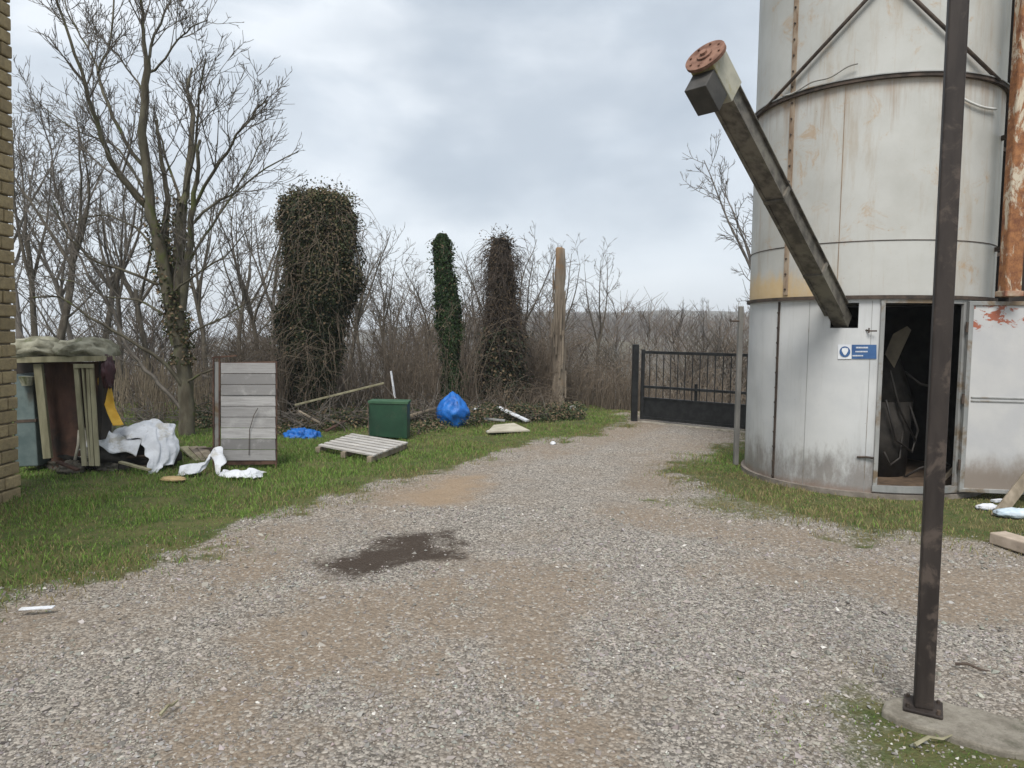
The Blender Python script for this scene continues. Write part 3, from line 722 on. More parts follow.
# ------------------------------------------------------------------ the silo
def cyl_hit(px, py, R=SR):
    d = ray(px, py); o_ = Vector((0, 0, CAMZ)); a = d.x**2+d.y**2; q = o_-SC
    b2 = 2*(q.x*d.x+q.y*d.y); c2 = q.x**2+q.y**2-R*R; D = b2*b2-4*a*c2
    if D < 0: return None
    return o_+d*((-b2-math.sqrt(D))/(2*a))
def ang(px, py=350, R=SR):
    h = cyl_hit(px, py, R); return math.atan2(h.y-SC.y, h.x-SC.x)
def cyl(a, z, R=SR): return Vector((SC.x+R*math.cos(a), SC.y+R*math.sin(a), z))

m_up, t, b = nodes("silo_cream_paint")
n_ = noise(t, 1.2, 7, .65); c = mixc(t, ramp(t, n_, .35, .7), (.48, .48, .455), (.41, .405, .375))
st_n = noise(t, 3.0, 8, .75, (1.6, 1.6, .22), .2); c = mixc(t, ramp(t, st_n, .50, .70, 0, .5), c, (.34, .27, .19))
c = mixc(t, ramp(t, noise(t, 2.6, 9, .8, None, .8, loc=(4, 2, 1)), .55, .66, 0, .55), c, (.40, .25, .12))
c = mixc(t, ramp(t, noise(t, 26, 5, .8, loc=(9, 2, 1)), .66, .72, 0, .8), c, (.22, .10, .05))
# rust bleeding along the lower joint, strongest at the left side
zz = posz(t); xx_ = posz(t, 0)
low = mth(t, 'MULTIPLY', ramp(t, zz, 2.0, 2.55, 1, 0), ramp(t, xx_, 2.85, 3.4, 1, .0))
rf = ramp(t, mth(t, 'ADD', low, mth(t, 'MULTIPLY', mth(t, 'SUBTRACT', noise(t, 5, 8, .7, (1, 1, .5)), .5), 1.3)), .35, .95, 0, .85)
c = mixc(t, rf, c, mixc(t, noise(t, 14, 6, .8), (.52, .33, .12), (.60, .47, .28)))
topl = ramp(t, mth(t, 'ADD', ramp(t, zz, 3.6, 4.05, 0, .8), mth(t, 'MULTIPLY', noise(t, 7, 7, .8, (1, 1, .3)), .6)), .9, 1.2, 0, .5)
c = mixc(t, mth(t, 'MULTIPLY', topl, ramp(t, zz, 4.06, 4.1, 1, 0)), c, (.30, .19, .11))
strk = mth(t, 'ADD', mth(t, 'MULTIPLY', mth(t, 'SUBTRACT', 1.0, ramp(t, zz, 3.0, 4.06, 1, 0)), .34), noise(t, 4.5, 6, .7, (2.6, 2.6, .12), loc=(5, 5, 2)))
c = mixc(t, mth(t, 'MULTIPLY', ramp(t, strk, .76, .98, 0, .5), ramp(t, zz, 4.05, 4.08, 1, 0)), c, (.28, .19, .12))
c = mixc(t, ramp(t, noise(t, 5.5, 6, .7, (2.6, 2.6, .10), loc=(7, 1, 3)), .60, .72, 0, .55), c, (.33, .22, .13))
t.links.new(c, b.inputs['Base Color']); b.inputs['Roughness'].default_value = .62; b.inputs['Specular IOR Level'].default_value = .3
bump(t, b, noise(t, 1.8, 1.2, .4), .55, .05)
m_lo, t, b = nodes("silo_base_galvanised")
c = mixc(t, ramp(t, noise(t, 1.5, 6, .6), .35, .65), (.50, .51, .515), (.58, .585, .58))
c = mixc(t, ramp(t, noise(t, 4, 7, .7, (2, 2, .18)), .5, .75, 0, .45), c, (.34, .335, .31))
zz = posz(t)
gm = mth(t, 'ADD', ramp(t, zz, .10, .85, 1.05, 0), mth(t, 'MULTIPLY', mth(t, 'SUBTRACT', noise(t, 5.2, 9, .78, (1.4, 1.4, .5)), .5), 2.2))
c = mixc(t, ramp(t, gm, .40, 1.15, 0, .72), c, mixc(t, noise(t, 9, 7, .8), (.085, .08, .075), (.25, .20, .17)))
c = mixc(t, ramp(t, mth(t, 'ADD', ramp(t, zz, .0, .3, .7, 0), mth(t, 'MULTIPLY', noise(t, 6, 6, .7), .6)), .7, 1, 0, .7), c, (.22, .15, .11))
c = mixc(t, ramp(t, noise(t, 22, 5, .8, loc=(1, 5, 1)), .67, .73, 0, .8), c, (.10, .07, .05))
t.links.new(c, b.inputs['Base Color']); b.inputs['Roughness'].default_value = .5; b.inputs['Metallic'].default_value = .15
bump(t, b, noise(t, 1.8, 1.2, .4), .55, .05)
m_dkrust = simple("dark_rusty_steel", (.035, .027, .022), (.085, .062, .048), 9, .75, bs=.4)
m_rust = simple("bright_rust", (.17, .07, .042), (.31, .15, .095), 7, .85, (1, 1, .4), bs=.6, c3=(.42, .35, .26), s3=3.2)
m_gal = simple("weathered_galvanised_steel", (.25, .255, .25), (.36, .36, .35), 5, .55, (1, 1, .3), metal=.3, c3=(.20, .15, .10), s3=2.5)

silo = thing('silo', 'tall cream painted cylindrical steel silo with rust stains and an open door in its base', 'silo', (SC.x, SC.y, 0))
aD0, aD1 = ang(881), ang(962)         # door opening
aH0, aH1 = ang(829), ang(857); zH0, zH1 = cyl_hit(842, 328).z, cyl_hit(842, 303).z
zD0, zD1 = cyl_hit(900, 487).z, cyl_hit(900, 303).z
def shell(name, z0, z1, mat, R, holes=(), seg=180, thick=.012, smooth=True):
    ex = sorted(set([round(-math.pi+2*math.pi*i/seg, 6) for i in range(seg)]+[round(h, 6) for H in holes for h in H[:2]]))
    zs_ = sorted(set([z0, z1]+[h for H in holes for h in H[2:]]+[z0+(z1-z0)*i/6 for i in range(1, 6)]))
    mb = MB(); n = len(ex)
    vs = [cyl(a, z, R) for z in zs_ for a in ex]; fs = []
    for j in range(len(zs_)-1):
        zc = (zs_[j]+zs_[j+1])/2
        for i in range(n):
            i2 = (i+1) % n; ac = (ex[i]+(ex[i2] if i2 else ex[i2]+2*math.pi))/2
            if any(H[0] < ac < H[1] and H[2] < zc < H[3] for H in holes): continue
            fs.append((j*n+i, j*n+i2, (j+1)*n+i2, (j+1)*n+i))
    mb.add(vs, fs); o = mb.build(name, mat, silo, smooth=smooth)
    md = o.modifiers.new('s', 'SOLIDIFY'); md.thickness = thick; md.offset = -1
    es = o.modifiers.new('e', 'EDGE_SPLIT'); es.split_angle = math.radians(40)
    return o
low_ = shell('lower_shell', -.05, H2-.01, m_lo, SR, [(aD0, aD1, zD0, zD1), (aH0, aH1, zH0, zH1)])
shell('shade_liner', 0, H2-.02, simple("interior_shade_black", (.012, .011, .010), (.03, .027, .024), 5), SR-.016, [(aD0-.02, aD1+.02, zD0, zD1), (aH0, aH1, zH0, zH1)], thick=.004)  # added liner, painted near-black to stand in for shade inside the doorway
upp = shell('upper_shell', H2+.005, 7.6, m_up, SR+.006)
roof = MB(); ra = [2*math.pi*i/48 for i in range(48)]
roof.add([cyl(a, 7.6, SR+.06) for a in ra]+[Vector((SC.x, SC.y, 8.3))], [(i, (i+1) % 48, 48) for i in range(48)]); roof.build('roof', m_gal, silo)
def ring(name, z, h, R, w, mat, a0=-math.pi, a1=math.pi, n=120, sag=0):
    mb = MB(); vs = []; fs = []
    for i in range(n+1):
        a = a0+(a1-a0)*i/n
        for rr, zz_ in ((R, z-h/2), (R+w, z-h/2), (R+w, z+h/2), (R, z+h/2)): vs.append(cyl(a, zz_, rr))
    for i in range(n):
        for k in range(4):
            k2 = (k+1) % 4; fs.append((i*4+k, i*4+k2, (i+1)*4+k2, (i+1)*4+k))
    mb.add(vs, fs); return mb.build(name, mat, silo)
ring('hoop', H1, .032, SR+.009, .04, m_dkrust)
ring('hoop', H1+.024, .010, SR+.009, .05, m_gal)
ring('hoop', H2-.012, .035, SR+.009, .028, m_dkrust)
ring('weld_seam', cyl_hit(900, 240).z, .008, SR+.007, .004, m_dkrust)
ring('footing', .0, .10, SR-.05, .09, simple("footing_concrete", (.14, .12, .10), (.24, .21, .18), 5, .95, bs=.8))
m_strap = simple("seam_rust", (.20, .13, .08), (.34, .27, .20), 9, .8, (1, 1, .4))
for px, z0, z1, R_, mt in ((784, H2+.03, 7.5, SR+.006, m_strap), (778, .02, H2-.04, SR, m_dkrust)):
    a = ang(px); mb = MB()
    w_ = .028 if R_ > SR else .012
    for z_a in np.arange(z0, z1, .5):
        zt = min(z_a+.5, z1); c0 = cyl(a, (z_a+zt)/2, R_+.006); mb.box(c0, (.012, w_*2, zt-z_a), Matrix.Rotation(a, 3, 'Z'))
    s_o = mb.build('seam_strip', mt, silo)
    for z_a in np.arange(z0+.06, z1, .16):
        c0 = cyl(a, z_a, R_+.011); MB().tube([c0, c0+Vector((math.cos(a), math.sin(a), 0))*.012], .011, 6).build('bolt', m_dkrust, silo)
a = ang(841, 200); mb = MB(); mb.box(cyl(a, 3.03, SR+.007), (.004, .006, 2.0), Matrix.Rotation(a, 3, 'Z')); mb.build('weld_seam', m_strap, silo)
for px in (806, 868):
    a = ang(px, 400); mb = MB(); mb.box(cyl(a, 1.0, SR+.001), (.004, .005, 1.9), Matrix.Rotation(a, 3, 'Z')); mb.build('panel_joint', m_gal, silo)
# diagonal tension straps lying against the shell
def strap(pa, pb, r=.02, name='brace', mat=m_dkrust, n=22, off=.05, px0=None):
    pts = []
    for i in range(n+1):
        u = i/n; h = cyl_hit(pa[0]+(pb[0]-pa[0])*u, pa[1]+(pb[1]-pa[1])*u, SR+off)
        if h: pts.append(h)
    mb = MB(); mb.tube(pts, r, 6); return mb.build(name, mat, silo, smooth=True)
strap((762, 112), (905, -42)); strap((872, -42), (999, 80))
mb = MB(); cpt = []
for i in range(14):
    u = i/13; h = cyl_hit(952+44*u, 92+17*math.sin(u*1.57), SR+.03); cpt.append(h) if h else None
mb.tube(cpt, .012, 6); mb.build('cable', simple("white_cable", (.5, .5, .48), (.6, .6, .58), 5), silo, smooth=True)
mb = MB()
h0 = cyl_hit(770, 98, SR+.04)
pts = [cyl_hit(783+(i)*3.0, 96-i*1.3+math.sin(i*.5)*1.5, SR+.055) for i in range(0, 26)]
mb.tube([p for p in pts if p], .010, 5); mb.build('cable', simple("grey_cable", (.30, .29, .27), (.42, .41, .38), 5), silo, smooth=True)
# door frame
fr = MB()
zb0, zb1 = zD0, zD1
for a, s_ in ((aD0, .02), (aD1, .028)):
    fr.box(cyl(a, (zb0+zb1)/2, SR+.006), (.035, s_*2, zb1-zb0+.05), Matrix.Rotation(a, 3, 'Z'))
pa_, pb_ = cyl(aD0, 0, SR), cyl(aD1, 0, SR)
o = fr.build('door_frame', m_gal, silo, bevel=.004)
ring('door_lintel', zb1+.018, .036, SR-.01, .028, m_gal, aD0-.02, aD1+.02, 16)
ring('door_sill', zb0-.025, .06, SR-.03, .06, m_gal, aD0-.02, aD1+.02, 16)
# open door leaf, swung out to the right
HG = cyl(aD1, 0, SR+.03) + Vector((.02, -.02, 0))
ldir = (Vector((HG.x+1, HG.y-.16, 0))-Vector((HG.x, HG.y, 0))).normalized(); lw = .86
leaf = thing_part = None
m_door, t, b = nodes("door_flaking_white_paint")
c = mixc(t, ramp(t, noise(t, 2, 6, .6), .35, .65), (.43, .43, .435), (.49, .485, .475))
zz = posz(t); 
c = mixc(t, ramp(t, mth(t, 'ADD', ramp(t, zz, .1, .75, 1.0, 0), mth(t, 'MULTIPLY', mth(t, 'SUBTRACT', noise(t, 5, 8, .7, (1, 1, .5)), .5), 1.0)), .35, .95, 0, .8), c, (.17, .125, .09))
rs = mth(t, 'ADD', mth(t, 'MULTIPLY', ramp(t, zz, 1.55, 1.8), .22), noise(t, 5.5, 8, .7, (1.1, 1.1, 2.0), .6, loc=(2.3, .4, 1.1)))
c = mixc(t, ramp(t, rs, .725, .745), c, (.32, .10, .055))
t.links.new(c, b.inputs['Base Color']); b.inputs['Roughness'].default_value = .55
bump(t, b, noise(t, 6, 6, .6), .3, .01)
zt, zb = 1.93, .10
mbp = MB(); nn = Vector((ldir.y, -ldir.x, 0))
mid = HG+ldir*lw/2
mbp.bar(HG+ldir*.03+Vector((0, 0, (zt+zb)/2)), HG+ldir*(lw-.03)+Vector((0, 0, (zt+zb)/2)), .012, zt-zb-.04)
door = mbp.build('door', m_door, silo)
mf = MB()
for z_ in (zt, zb): mf.bar(HG+Vector((0, 0, z_)), HG+ldir*lw+Vector((0, 0, z_)), .045, .04)
zmid = cyl_hit(970, 398).z
for dz in (-.017, .017): mf.bar(HG+ldir*.045+Vector((0, 0, zmid+dz)), HG+ldir*(lw-.045)+Vector((0, 0, zmid+dz)), .03, .016)
for u in (.0, lw): mf.box(HG+ldir*u+Vector((0, 0, (zt+zb)/2)), (.045, .045, zt-zb+.04))
fo = mf.build('door_frame_bar', m_gal, door, bevel=.004)
for z_ in (.35, 1.0, 1.7): MB().tube([HG+Vector((-.03, -.01, z_-.05)), HG+Vector((-.03, -.01, z_+.05))], .014, 8).build('hinge', m_dkrust, door)
# small latch on the shell beside the door
mb = MB(); lp = cyl_hit(869, 331, SR+.03); mb.tube([cyl_hit(866, 330, SR), lp, cyl_hit(877, 331, SR+.05)], .008, 5); mb.tube([lp+Vector((0, 0, .03)), lp-Vector((0, 0, .02))], .007, 5)
mb.build('latch', m_dkrust, silo); mb = MB()
lp = cyl_hit(866, 457, SR+.02); mb.tube([cyl_hit(857, 457, SR+.01), lp, cyl_hit(874, 458, SR+.03)], .012, 5)
mb.build('latch', m_dkrust, silo)
# inside: floor and a dark back
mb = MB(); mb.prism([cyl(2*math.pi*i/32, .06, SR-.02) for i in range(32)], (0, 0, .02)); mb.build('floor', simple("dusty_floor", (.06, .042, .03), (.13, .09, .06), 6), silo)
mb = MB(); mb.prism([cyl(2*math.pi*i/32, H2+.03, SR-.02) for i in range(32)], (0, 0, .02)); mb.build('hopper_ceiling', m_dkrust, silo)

# sign on the silo
sx0, sx1, sy0, sy1 = 838, 876.5, 345, 358.5
m_blue = simple("sign_blue", (.035, .085, .22), (.05, .12, .27), 8, .5, bs=.05); m_white = simple("sign_white", (.62, .64, .68), (.7, .72, .74), 8, .5, bs=.05)
sg = thing('safety_sign', 'small blue and white safety notice with round pictogram on the silo base', 'sign', cyl_hit(857, 352, SR+.004))
def cyl_patch(p0, p1, q0, q1, off, n=10):
    mb = MB(); vs = []
    for i in range(n+1):
        px = p0+(p1-p0)*i/n
        for q in (q0, q1): vs.append(cyl_hit(px, q, SR+off))
    vs2 = [v+Vector(((v.x-SC.x), (v.y-SC.y), 0)).normalized()*.002 for v in vs]
    m_ = len(vs); fs = []
    for i in range(n):
        a_, b_, c_, d_ = i*2, i*2+1, i*2+3, i*2+2
        fs += [(a_, b_, c_, d_), (a_+m_, d_+m_, c_+m_, b_+m_), (a_, d_, d_+m_, a_+m_), (b_, b_+m_, c_+m_, c_)]
    fs += [(0, m_, m_+1, 1), (m_-2, m_-1, 2*m_-1, 2*m_-2)]
    mb.add(vs+vs2, fs); return mb
cyl_patch(sx0, 851.5, sy0-.5, sy1+.5, .006).build('board', m_white, sg)
cyl_patch(851.8, sx1, sy0-.3, sy1+.3, .006).build('board', m_blue, sg)
def cyl_disc(px, py, r, off, mat, name, poly=None):
    pts = poly or [(px+r*math.cos(2*math.pi*i/20), py+r*math.sin(2*math.pi*i/20)) for i in range(20)]
    mb = MB(); vs = [cyl_hit(a_, b_, SR+off) for a_, b_ in pts]; vs = [v for v in vs]
    mb.prism(vs[::-1], Vector((-.002*math.cos(.9), -.002, 0))*.6); return mb.build(name, mat, sg)
cyl_disc(844.9, 351.7, 5.4, .011, m_blue, 'pictogram_disc')
cyl_disc(0, 0, 0, .0135, m_white, 'pictogram', [(842, 348.5), (845, 347.7), (848, 348.5), (848.2, 351), (846.5, 354), (845, 355.4), (843.4, 354), (841.8, 351)])
for (a_, b_, yy, hh) in ((856, 867.5, 347.6, 1.5), (855.5, 867, 351.6, 1.3), (852.6, 863, 355.7, 1.3)):
    # three short lines of illegible lettering, broken into letter-sized dashes
    mbx = MB(); x_ = a_
    random.seed(int(a_*10+yy))
    while x_ < b_:
        w_ = random.uniform(.5, 1.0); sub = cyl_patch(x_, x_+w_, yy-hh/2, yy+hh/2, .0095, 2); mbx.add(sub.V, sub.F); x_ += w_+.35
    mbx.build('lettering', m_white, sg)

# machinery inside the doorway
inside = thing('feed_machine', 'dim hopper with hoses and pale tilted sheet inside the silo doorway', 'machine', (SC.x+.05, SC.y-.3, .08))
mb = MB(); c0 = Vector((SC.x+.1, SC.y-.2, 0)); mb.tube([c0+Vector((0, 0, .08)), c0+Vector((0, 0, .9))], [.32, .36], 16); mb.tube([c0+Vector((0, 0, .9)), c0+Vector((0, 0, 1.4))], [.36, .2], 16)
mb.build('hopper', simple("dark_metal", (.018, .016, .014), (.04, .035, .03), 5), inside, smooth=True)
mb = MB(); mb.prism([P(885, 354, 7.5), P(894, 368, 7.5), P(911, 330, 7.5), P(907, 326, 7.5), P(893, 334, 7.5)], (.02, .03, 0)); mb.build('tilted_sheet', simple("tan_sheet", (.075, .062, .045), (.12, .10, .07), 5), inside)
m_hose = simple("hose_rubber", (.014, .012, .011), (.035, .03, .026), 5, .5)
for pl in ([(884, 452), (890, 465), (900, 458), (903, 430), (899, 390)], [(950, 395), (938, 388), (920, 384), (905, 372)], [(955, 470), (945, 462), (920, 468), (903, 478)], [(890, 370), (900, 410), (915, 440)], [(886, 400), (896, 440), (912, 452), (918, 430), (908, 400)], [(948, 340), (942, 400), (950, 450)]):
    mb = MB(); mb.tube([P(a_, b_, 7.55+.04*i) for i, (a_, b_) in enumerate(pl)], .013, 8); mb.build('hose', m_hose, inside, smooth=True)
m_plk = simple("weathered_plank", (.17, .14, .10), (.30, .25, .19), 8, .9, (1, 1, .3), c3=(.12, .10, .08))
q0, q1 = P(941, 482, 7.22), P(960, 462, 7.22)
pk = thing('plank', 'short tan stick leaning inside the bottom right of the silo doorway', 'plank', (q0.x, q0.y, q0.z), None)
MB().bar(q0, q1, .03, .03).build('board', m_plk, pk)

# ------------------------------------------------------------------ the auger conveyor sticking out of the silo
A0 = cyl_hit(843, 322, SR-.12); A1 = P(724.5, 93, 5.7)
ax = (A1-A0).normalized(); A2 = A1+ax*.33
wv = ax.cross(Vector((0, 0, 1))).normalized(); uv = wv.cross(ax).normalized()
m_aug = simple("auger_dark_zinc", (.075, .068, .058), (.18, .162, .135), 7, .45, (1.4, 1.4, 1.4), bs=.3, metal=.25, c3=(.20, .185, .15), s3=2.2)
m_augl = simple("auger_pale_sheet", (.34, .33, .27), (.44, .42, .34), 6, .6, c3=(.30, .26, .12), s3=3)
aug = thing('grain_auger', 'long square auger tube slanting out of the silo with a rusty round end cap', 'conveyor', A0)
mb = MB(); mb.bar(A0, A1, .145, .15); mb.build('tube', m_aug, aug, bevel=.008)
mb = MB()
for k in (-1, 1):
    mb.bar(A0+ax*.2+wv*.082*k+uv*.078, A1+wv*.082*k+uv*.078, .03, .010); mb.bar(A0+ax*.2+wv*.082*k-uv*.078, A1+wv*.082*k-uv*.078, .03, .010)
mb.build('flange', m_aug, aug)
mb = MB(); mb.bar(A1-ax*.02, A2, .20, .22); mb.build('head_box', m_augl, aug, bevel=.006)
mb = MB(); mb.tube([A2-ax*.001, A2+ax*.025], .158, 28); mb.tube([A2+ax*.025, A2+ax*.04], .06, 12); mb.tube([A2+ax*.04, A2+ax*.06], .028, 8)
for k in range(8):
    a = k*math.pi/4; c0 = A2+ax*.025+(wv*math.cos(a)+uv*math.sin(a))*.12; mb.tube([c0, c0+ax*.012], .009, 6)
mb.build('end_cap', simple('cap_rust', (.13, .065, .045), (.25, .14, .10), 8, .9, bs=.5), aug)
ob = MB(); oc = A1+ax*.17-uv*.20
R_ = Matrix((wv, ax, uv)).transposed()
ob.box(oc, (.185, .24, .18), R_); ob.build('outlet', simple("outlet_black", (.045, .043, .04), (.07, .066, .06), 6, .6), aug, bevel=.005)
for u in (.28, .62): 
    c0 = A0.lerp(A1, u); MB().bar(c0-ax*.02, c0+ax*.02, .185, .185).build('collar', m_aug, aug)

# ------------------------------------------------------------------ posts
# near post on its concrete kerb
m_post = simple("post_brown_paint", (.022, .017, .015), (.038, .030, .026), 14, .6, (1, 1, .2), bs=.3, bd=.003, c3=(.075, .058, .048), s3=9)
m_conc, t, b = nodes("kerb_concrete")
c = mixc(t, ramp(t, noise(t, 12, 8, .75), .35, .65), (.22, .195, .155), (.38, .345, .285))
c = mixc(t, ramp(t, noise(t, 60, 4, .8), .62, .7), c, (.12, .11, .09))
c = mixc(t, ramp(t, noise(t, 4, 7, .7, loc=(1, 1, 1)), .55, .66, 0, .7), c, (.10, .10, .06))
t.links.new(c, b.inputs['Base Color']); b.inputs['Roughness'].default_value = .95; bump(t, b, noise(t, 22, 9, .85), 1.0, .02)
KZ = .032
ktop = [G(a_, b_, KZ) for a_, b_ in ((893, 696), (940, 699), (1024, 720), (1200, 768), (1180, 806), (1024, 755), (985, 745), (908, 723), (884, 711), (884, 702))]
kb = thing('concrete_kerb', 'low broken concrete kerb strip under the dark post in the right foreground', 'kerb', (ktop[0].x, ktop[0].y, 0))
random.seed(91); kout = []
for i, p in enumerate(ktop):
    q_ = ktop[(i+1) % len(ktop)]; n_s = max(1, int((q_-p).length/.045))
    for k in range(n_s): kout.append(p.lerp(q_, k/n_s)+Vector((random.gauss(0, .007), random.gauss(0, .009), 0)))
mb = MB(); mb.prism([Vector((p.x, p.y, -.08)) for p in kout], (0, 0, KZ+.08)); o = mb.build('strip', m_conc, kb, bevel=.012)
PB_ = G(923, 706, KZ+.015)
POST = thing('steel_post', 'tall dark brown steel post standing on the concrete kerb in the right foreground', 'post', (PB_.x, PB_.y, KZ))
mb = MB(); lean = Vector((.0, 0, 0)); Rz = Matrix.Rotation(math.radians(-24), 3, 'Z')
W_ = .070; 
tp = PB_+Vector((0, 0, 3.6))
prof = [(-.5, -.5), (.5, -.5), (.5, -.38), (.12, -.32), (.12, .32), (.5, .38), (.5, .5), (-.5, .5), (-.5, .38), (-.12, .32), (-.12, -.32), (-.5, -.38)]
prof = [(-.5, -.5), (.5, -.5), (.5, .5), (-.5, .5)]
pts = [PB_+Rz @ Vector((a_*W_, b_*W_, 0)) for a_, b_ in prof]; mb.prism(pts, (-.015, 0, 3.6)); mb.build('shaft', m_post, POST, bevel=.007)
mb = MB()
mb.box(PB_+Vector((-.0, 0, -.002)), (.145, .125, .012), Matrix.Rotation(math.radians(-30), 3, 'Z') @ Matrix.Rotation(.07, 3, 'X')); mb.build('base_plate', m_post, POST, bevel=.003)
mb = MB()
for dx, dy in ((-.056, -.046), (.056, -.046), (.056, .046), (-.056, .046)):
    c0 = PB_+Matrix.Rotation(math.radians(-30), 3, 'Z') @ Vector((dx, dy, 0)); MB().tube([c0, c0+Vector((0, 0, .018))], .008, 6).build('anchor_bolt', m_dkrust, POST)

# rusty column against the shed, its foot just above the open door
YP = 6.85
px_ = P(1009, 297, YP); 
shed = thing('dark_shed', 'dark timber shed wall at the right edge behind the rusty duct', 'shed', (5.6, 7.7, 0))
mb = MB()
for i in range(14): mb.box((5.42+i*.2, 7.75+random.uniform(0, .01), 2.9), (.19, .05, 5.8))
mb.build('wall', simple("dark_boards", (.025, .02, .017), (.05, .04, .033), 6, .9, (1, 1, .2)), shed)
mb = MB(); mb.box((6.8, 9.2, 5.85), (3.0, 3.2, .1)); mb.build('roof', m_dkrust, shed)
mb = MB(); mb.box((5.45, 9.2, 2.9), (.05, 2.8, 5.8)); mb.build('side_wall', bpy.data.materials["dark_boards"], shed)
duct = thing('rusty_duct', 'upright duct with peeling paint and orange rust, ending above the open silo door', 'duct', (px_.x, YP, px_.z))
m_duct, t, b = nodes("duct_peeling")
nz = noise(t, 4.5, 8, .75, (1.3, 1.3, .45), .5); c = mixc(t, ramp(t, noise(t, 12, 6, .8), .3, .7), (.13, .045, .02), (.34, .15, .055))
c = mixc(t, ramp(t, nz, .50, .58), c, (.50, .44, .34)); t.links.new(c, b.inputs['Base Color']); b.inputs['Roughness'].default_value = .8; bump(t, b, nz, .6, .01)
mb = MB(); mb.box((px_.x, YP, px_.z+1.9), (.155, .13, 3.8)); mb.build('pipe', m_duct, duct, bevel=.02)
for z_ in (px_.z+.5, px_.z+1.6, px_.z+3.2):
    mb = MB(); mb.box((px_.x+.15, YP+.46, z_), (.04, .92, .04)); mb.box((px_.x+.3, YP+.89, z_), (.4, .04, .04)); mb.build('bracket', m_dkrust, duct)
mb = MB(); mb.box((px_.x, YP, px_.z+.03), (.175, .15, .05)); mb.build('collar', m_rust, duct, bevel=.004)

# ------------------------------------------------------------------ gate
GL = G(634, 421); GR = G(742, 432); 
m_blk = simple("gate_black_paint", (.010, .011, .012), (.022, .023, .024), 9, .45, bs=.1)
gt = thing('metal_gate', 'black metal driveway gate with a solid lower panel and thin upright bars', 'gate', (GL.x, GL.y, 0))
gd = (GR-GL).normalized()
zt_ = P(634, 347, GL.y).z; zr = P(641, 352, GL.y).z; zm = P(641, 386, GL.y).z; zp = P(641, 397, GL.y).z
mb = MB(); mb.box(GL+Vector((0, 0, zt_/2)), (.11, .11, zt_+.1)); mb.build('post', m_blk, gt, bevel=.006)
g0 = GL+gd*.16; gw = (GR-GL).length+.45
def gpnt(u, z): return g0+gd*u+Vector((0, 0, z))
mb = MB(); mb.bar(gpnt(0, zr), gpnt(gw, zr), .04, .05); mb.bar(gpnt(0, zm), gpnt(gw, zm), .04, .045); mb.bar(gpnt(0, .08), gpnt(gw, .08), .04, .05)
mb.bar(gpnt(0, .05), gpnt(0, zr+.05), .06, .06); mb.bar(gpnt(gw, .05), gpnt(gw, zr), .05, .05)
mb.bar(gpnt(.0, zp), gpnt(gw, zp), .045, .03); mb.build('frame', m_blk, gt)
mb = MB(); mb.bar(gpnt(.03, (.1+zp)/2), gpnt(gw-.03, (.1+zp)/2), .015, zp-.1); mb.build('lower_panel', m_blk, gt)
nb = 17
for i in range(nb):
    u = (i+1)*gw/(nb+1); MB().bar(gpnt(u, zp), gpnt(u, zr), .014, .014).build('bar', m_blk, gt)
MB().bar(gpnt(1.05, zp), gpnt(1.05, zm+.10), .05, .02).build('latch_stop', m_blk, gt)
# gate line threshold
cs = thing('concrete_threshold', 'pale low concrete strip on the ground under the black gate', 'threshold', (g0.x, g0.y, 0))
mb = MB(); mb.bar(gpnt(-.05, 0)-Vector((0, .1, .0)), gpnt(gw, 0)-Vector((0, .1, 0)), .16, .05); mb.build('slab', m_conc, cs, bevel=.01)
# grey post by the silo
gb = G(739, 466); gtop = P(741, 306, gb.y).z
m_pgrey = simple("weathered_grey_post", (.15, .145, .135), (.25, .24, .22), 6, .8, (1, 1, .3))
gp_ = thing('grey_gate_post', 'slim weathered grey post with a hook, standing against the left side of the silo', 'post', (gb.x-.0, gb.y+.1, 0))
mb = MB(); mb.box((gb.x-.01, gb.y+.1, gtop/2), (.052, .07, gtop)); mb.build('shaft', m_pgrey, gp_, bevel=.005)
hk = P(731, 321, gb.y+.05); mb = MB(); mb.tube([hk+Vector((.1, 0, 0)), hk+Vector((.03, 0, .0)), hk, hk+Vector((-.005, 0, .025))], .012, 6); mb.build('hook', m_dkrust, gp_)

# ------------------------------------------------------------------ left wall of stone blocks
random.seed(51)
WC = G(19, 497)
wl = thing('stone_wall', 'tan stone block wall corner at the far left edge', 'wall', (WC.x, WC.y, 0))
m_blkstone = attrmat("tan_stone", .95)
t = m_blkstone.node_tree; b = t.nodes['Principled BSDF']; a = [n for n in t.nodes if n.type == 'ATTRIBUTE'][0]
nz = noise(t, 14, 8, .75); c = mixc(t, ramp(t, nz, .3, .7, 0, .7), a.outputs['Color'], (.20, .155, .10)); t.links.new(c, b.inputs['Base Color']); bump(t, b, noise(t, 22, 8, .75), .9, .02)
mb = MB(); ch = .122; mtr = MB()
mtr.box((WC.x-.26, WC.y-3.02, 2.9), (.44, 6.0, 5.8)); mtr.V = [(v[0]+v[2]*.022, v[1], v[2]) for v in mtr.V]; mtr.build('mortar', simple("mortar", (.20, .17, .13), (.27, .23, .18), 14, .95), wl)
for i in range(47):
    z = i*ch-.02; y_ = WC.y+.012
    if i < 3: ox = .008*(3-i)
    else: ox = 0
    first = True
    while y_ > WC.y-5.6:
        l_ = random.uniform(.22, .38)*(1 if not first else (.6 if i % 2 else 1)); first = False
        g0_ = random.uniform(.75, 1.2)
        col = (.38*g0_, .30*g0_, .17*g0_)
        d_ = random.uniform(-.006, .006)+ox
        mb.box((WC.x-.02+d_-.08, y_-l_/2, z+ch/2), (.2, l_-.012, ch-.013), None, col); y_ -= l_
    g0_ = random.uniform(.8, 1.15)
    mb.box((WC.x-.40, WC.y-.06, z+ch/2), (.5, .16, ch-.012), None, (.34*g0_, .27*g0_, .175*g0_))
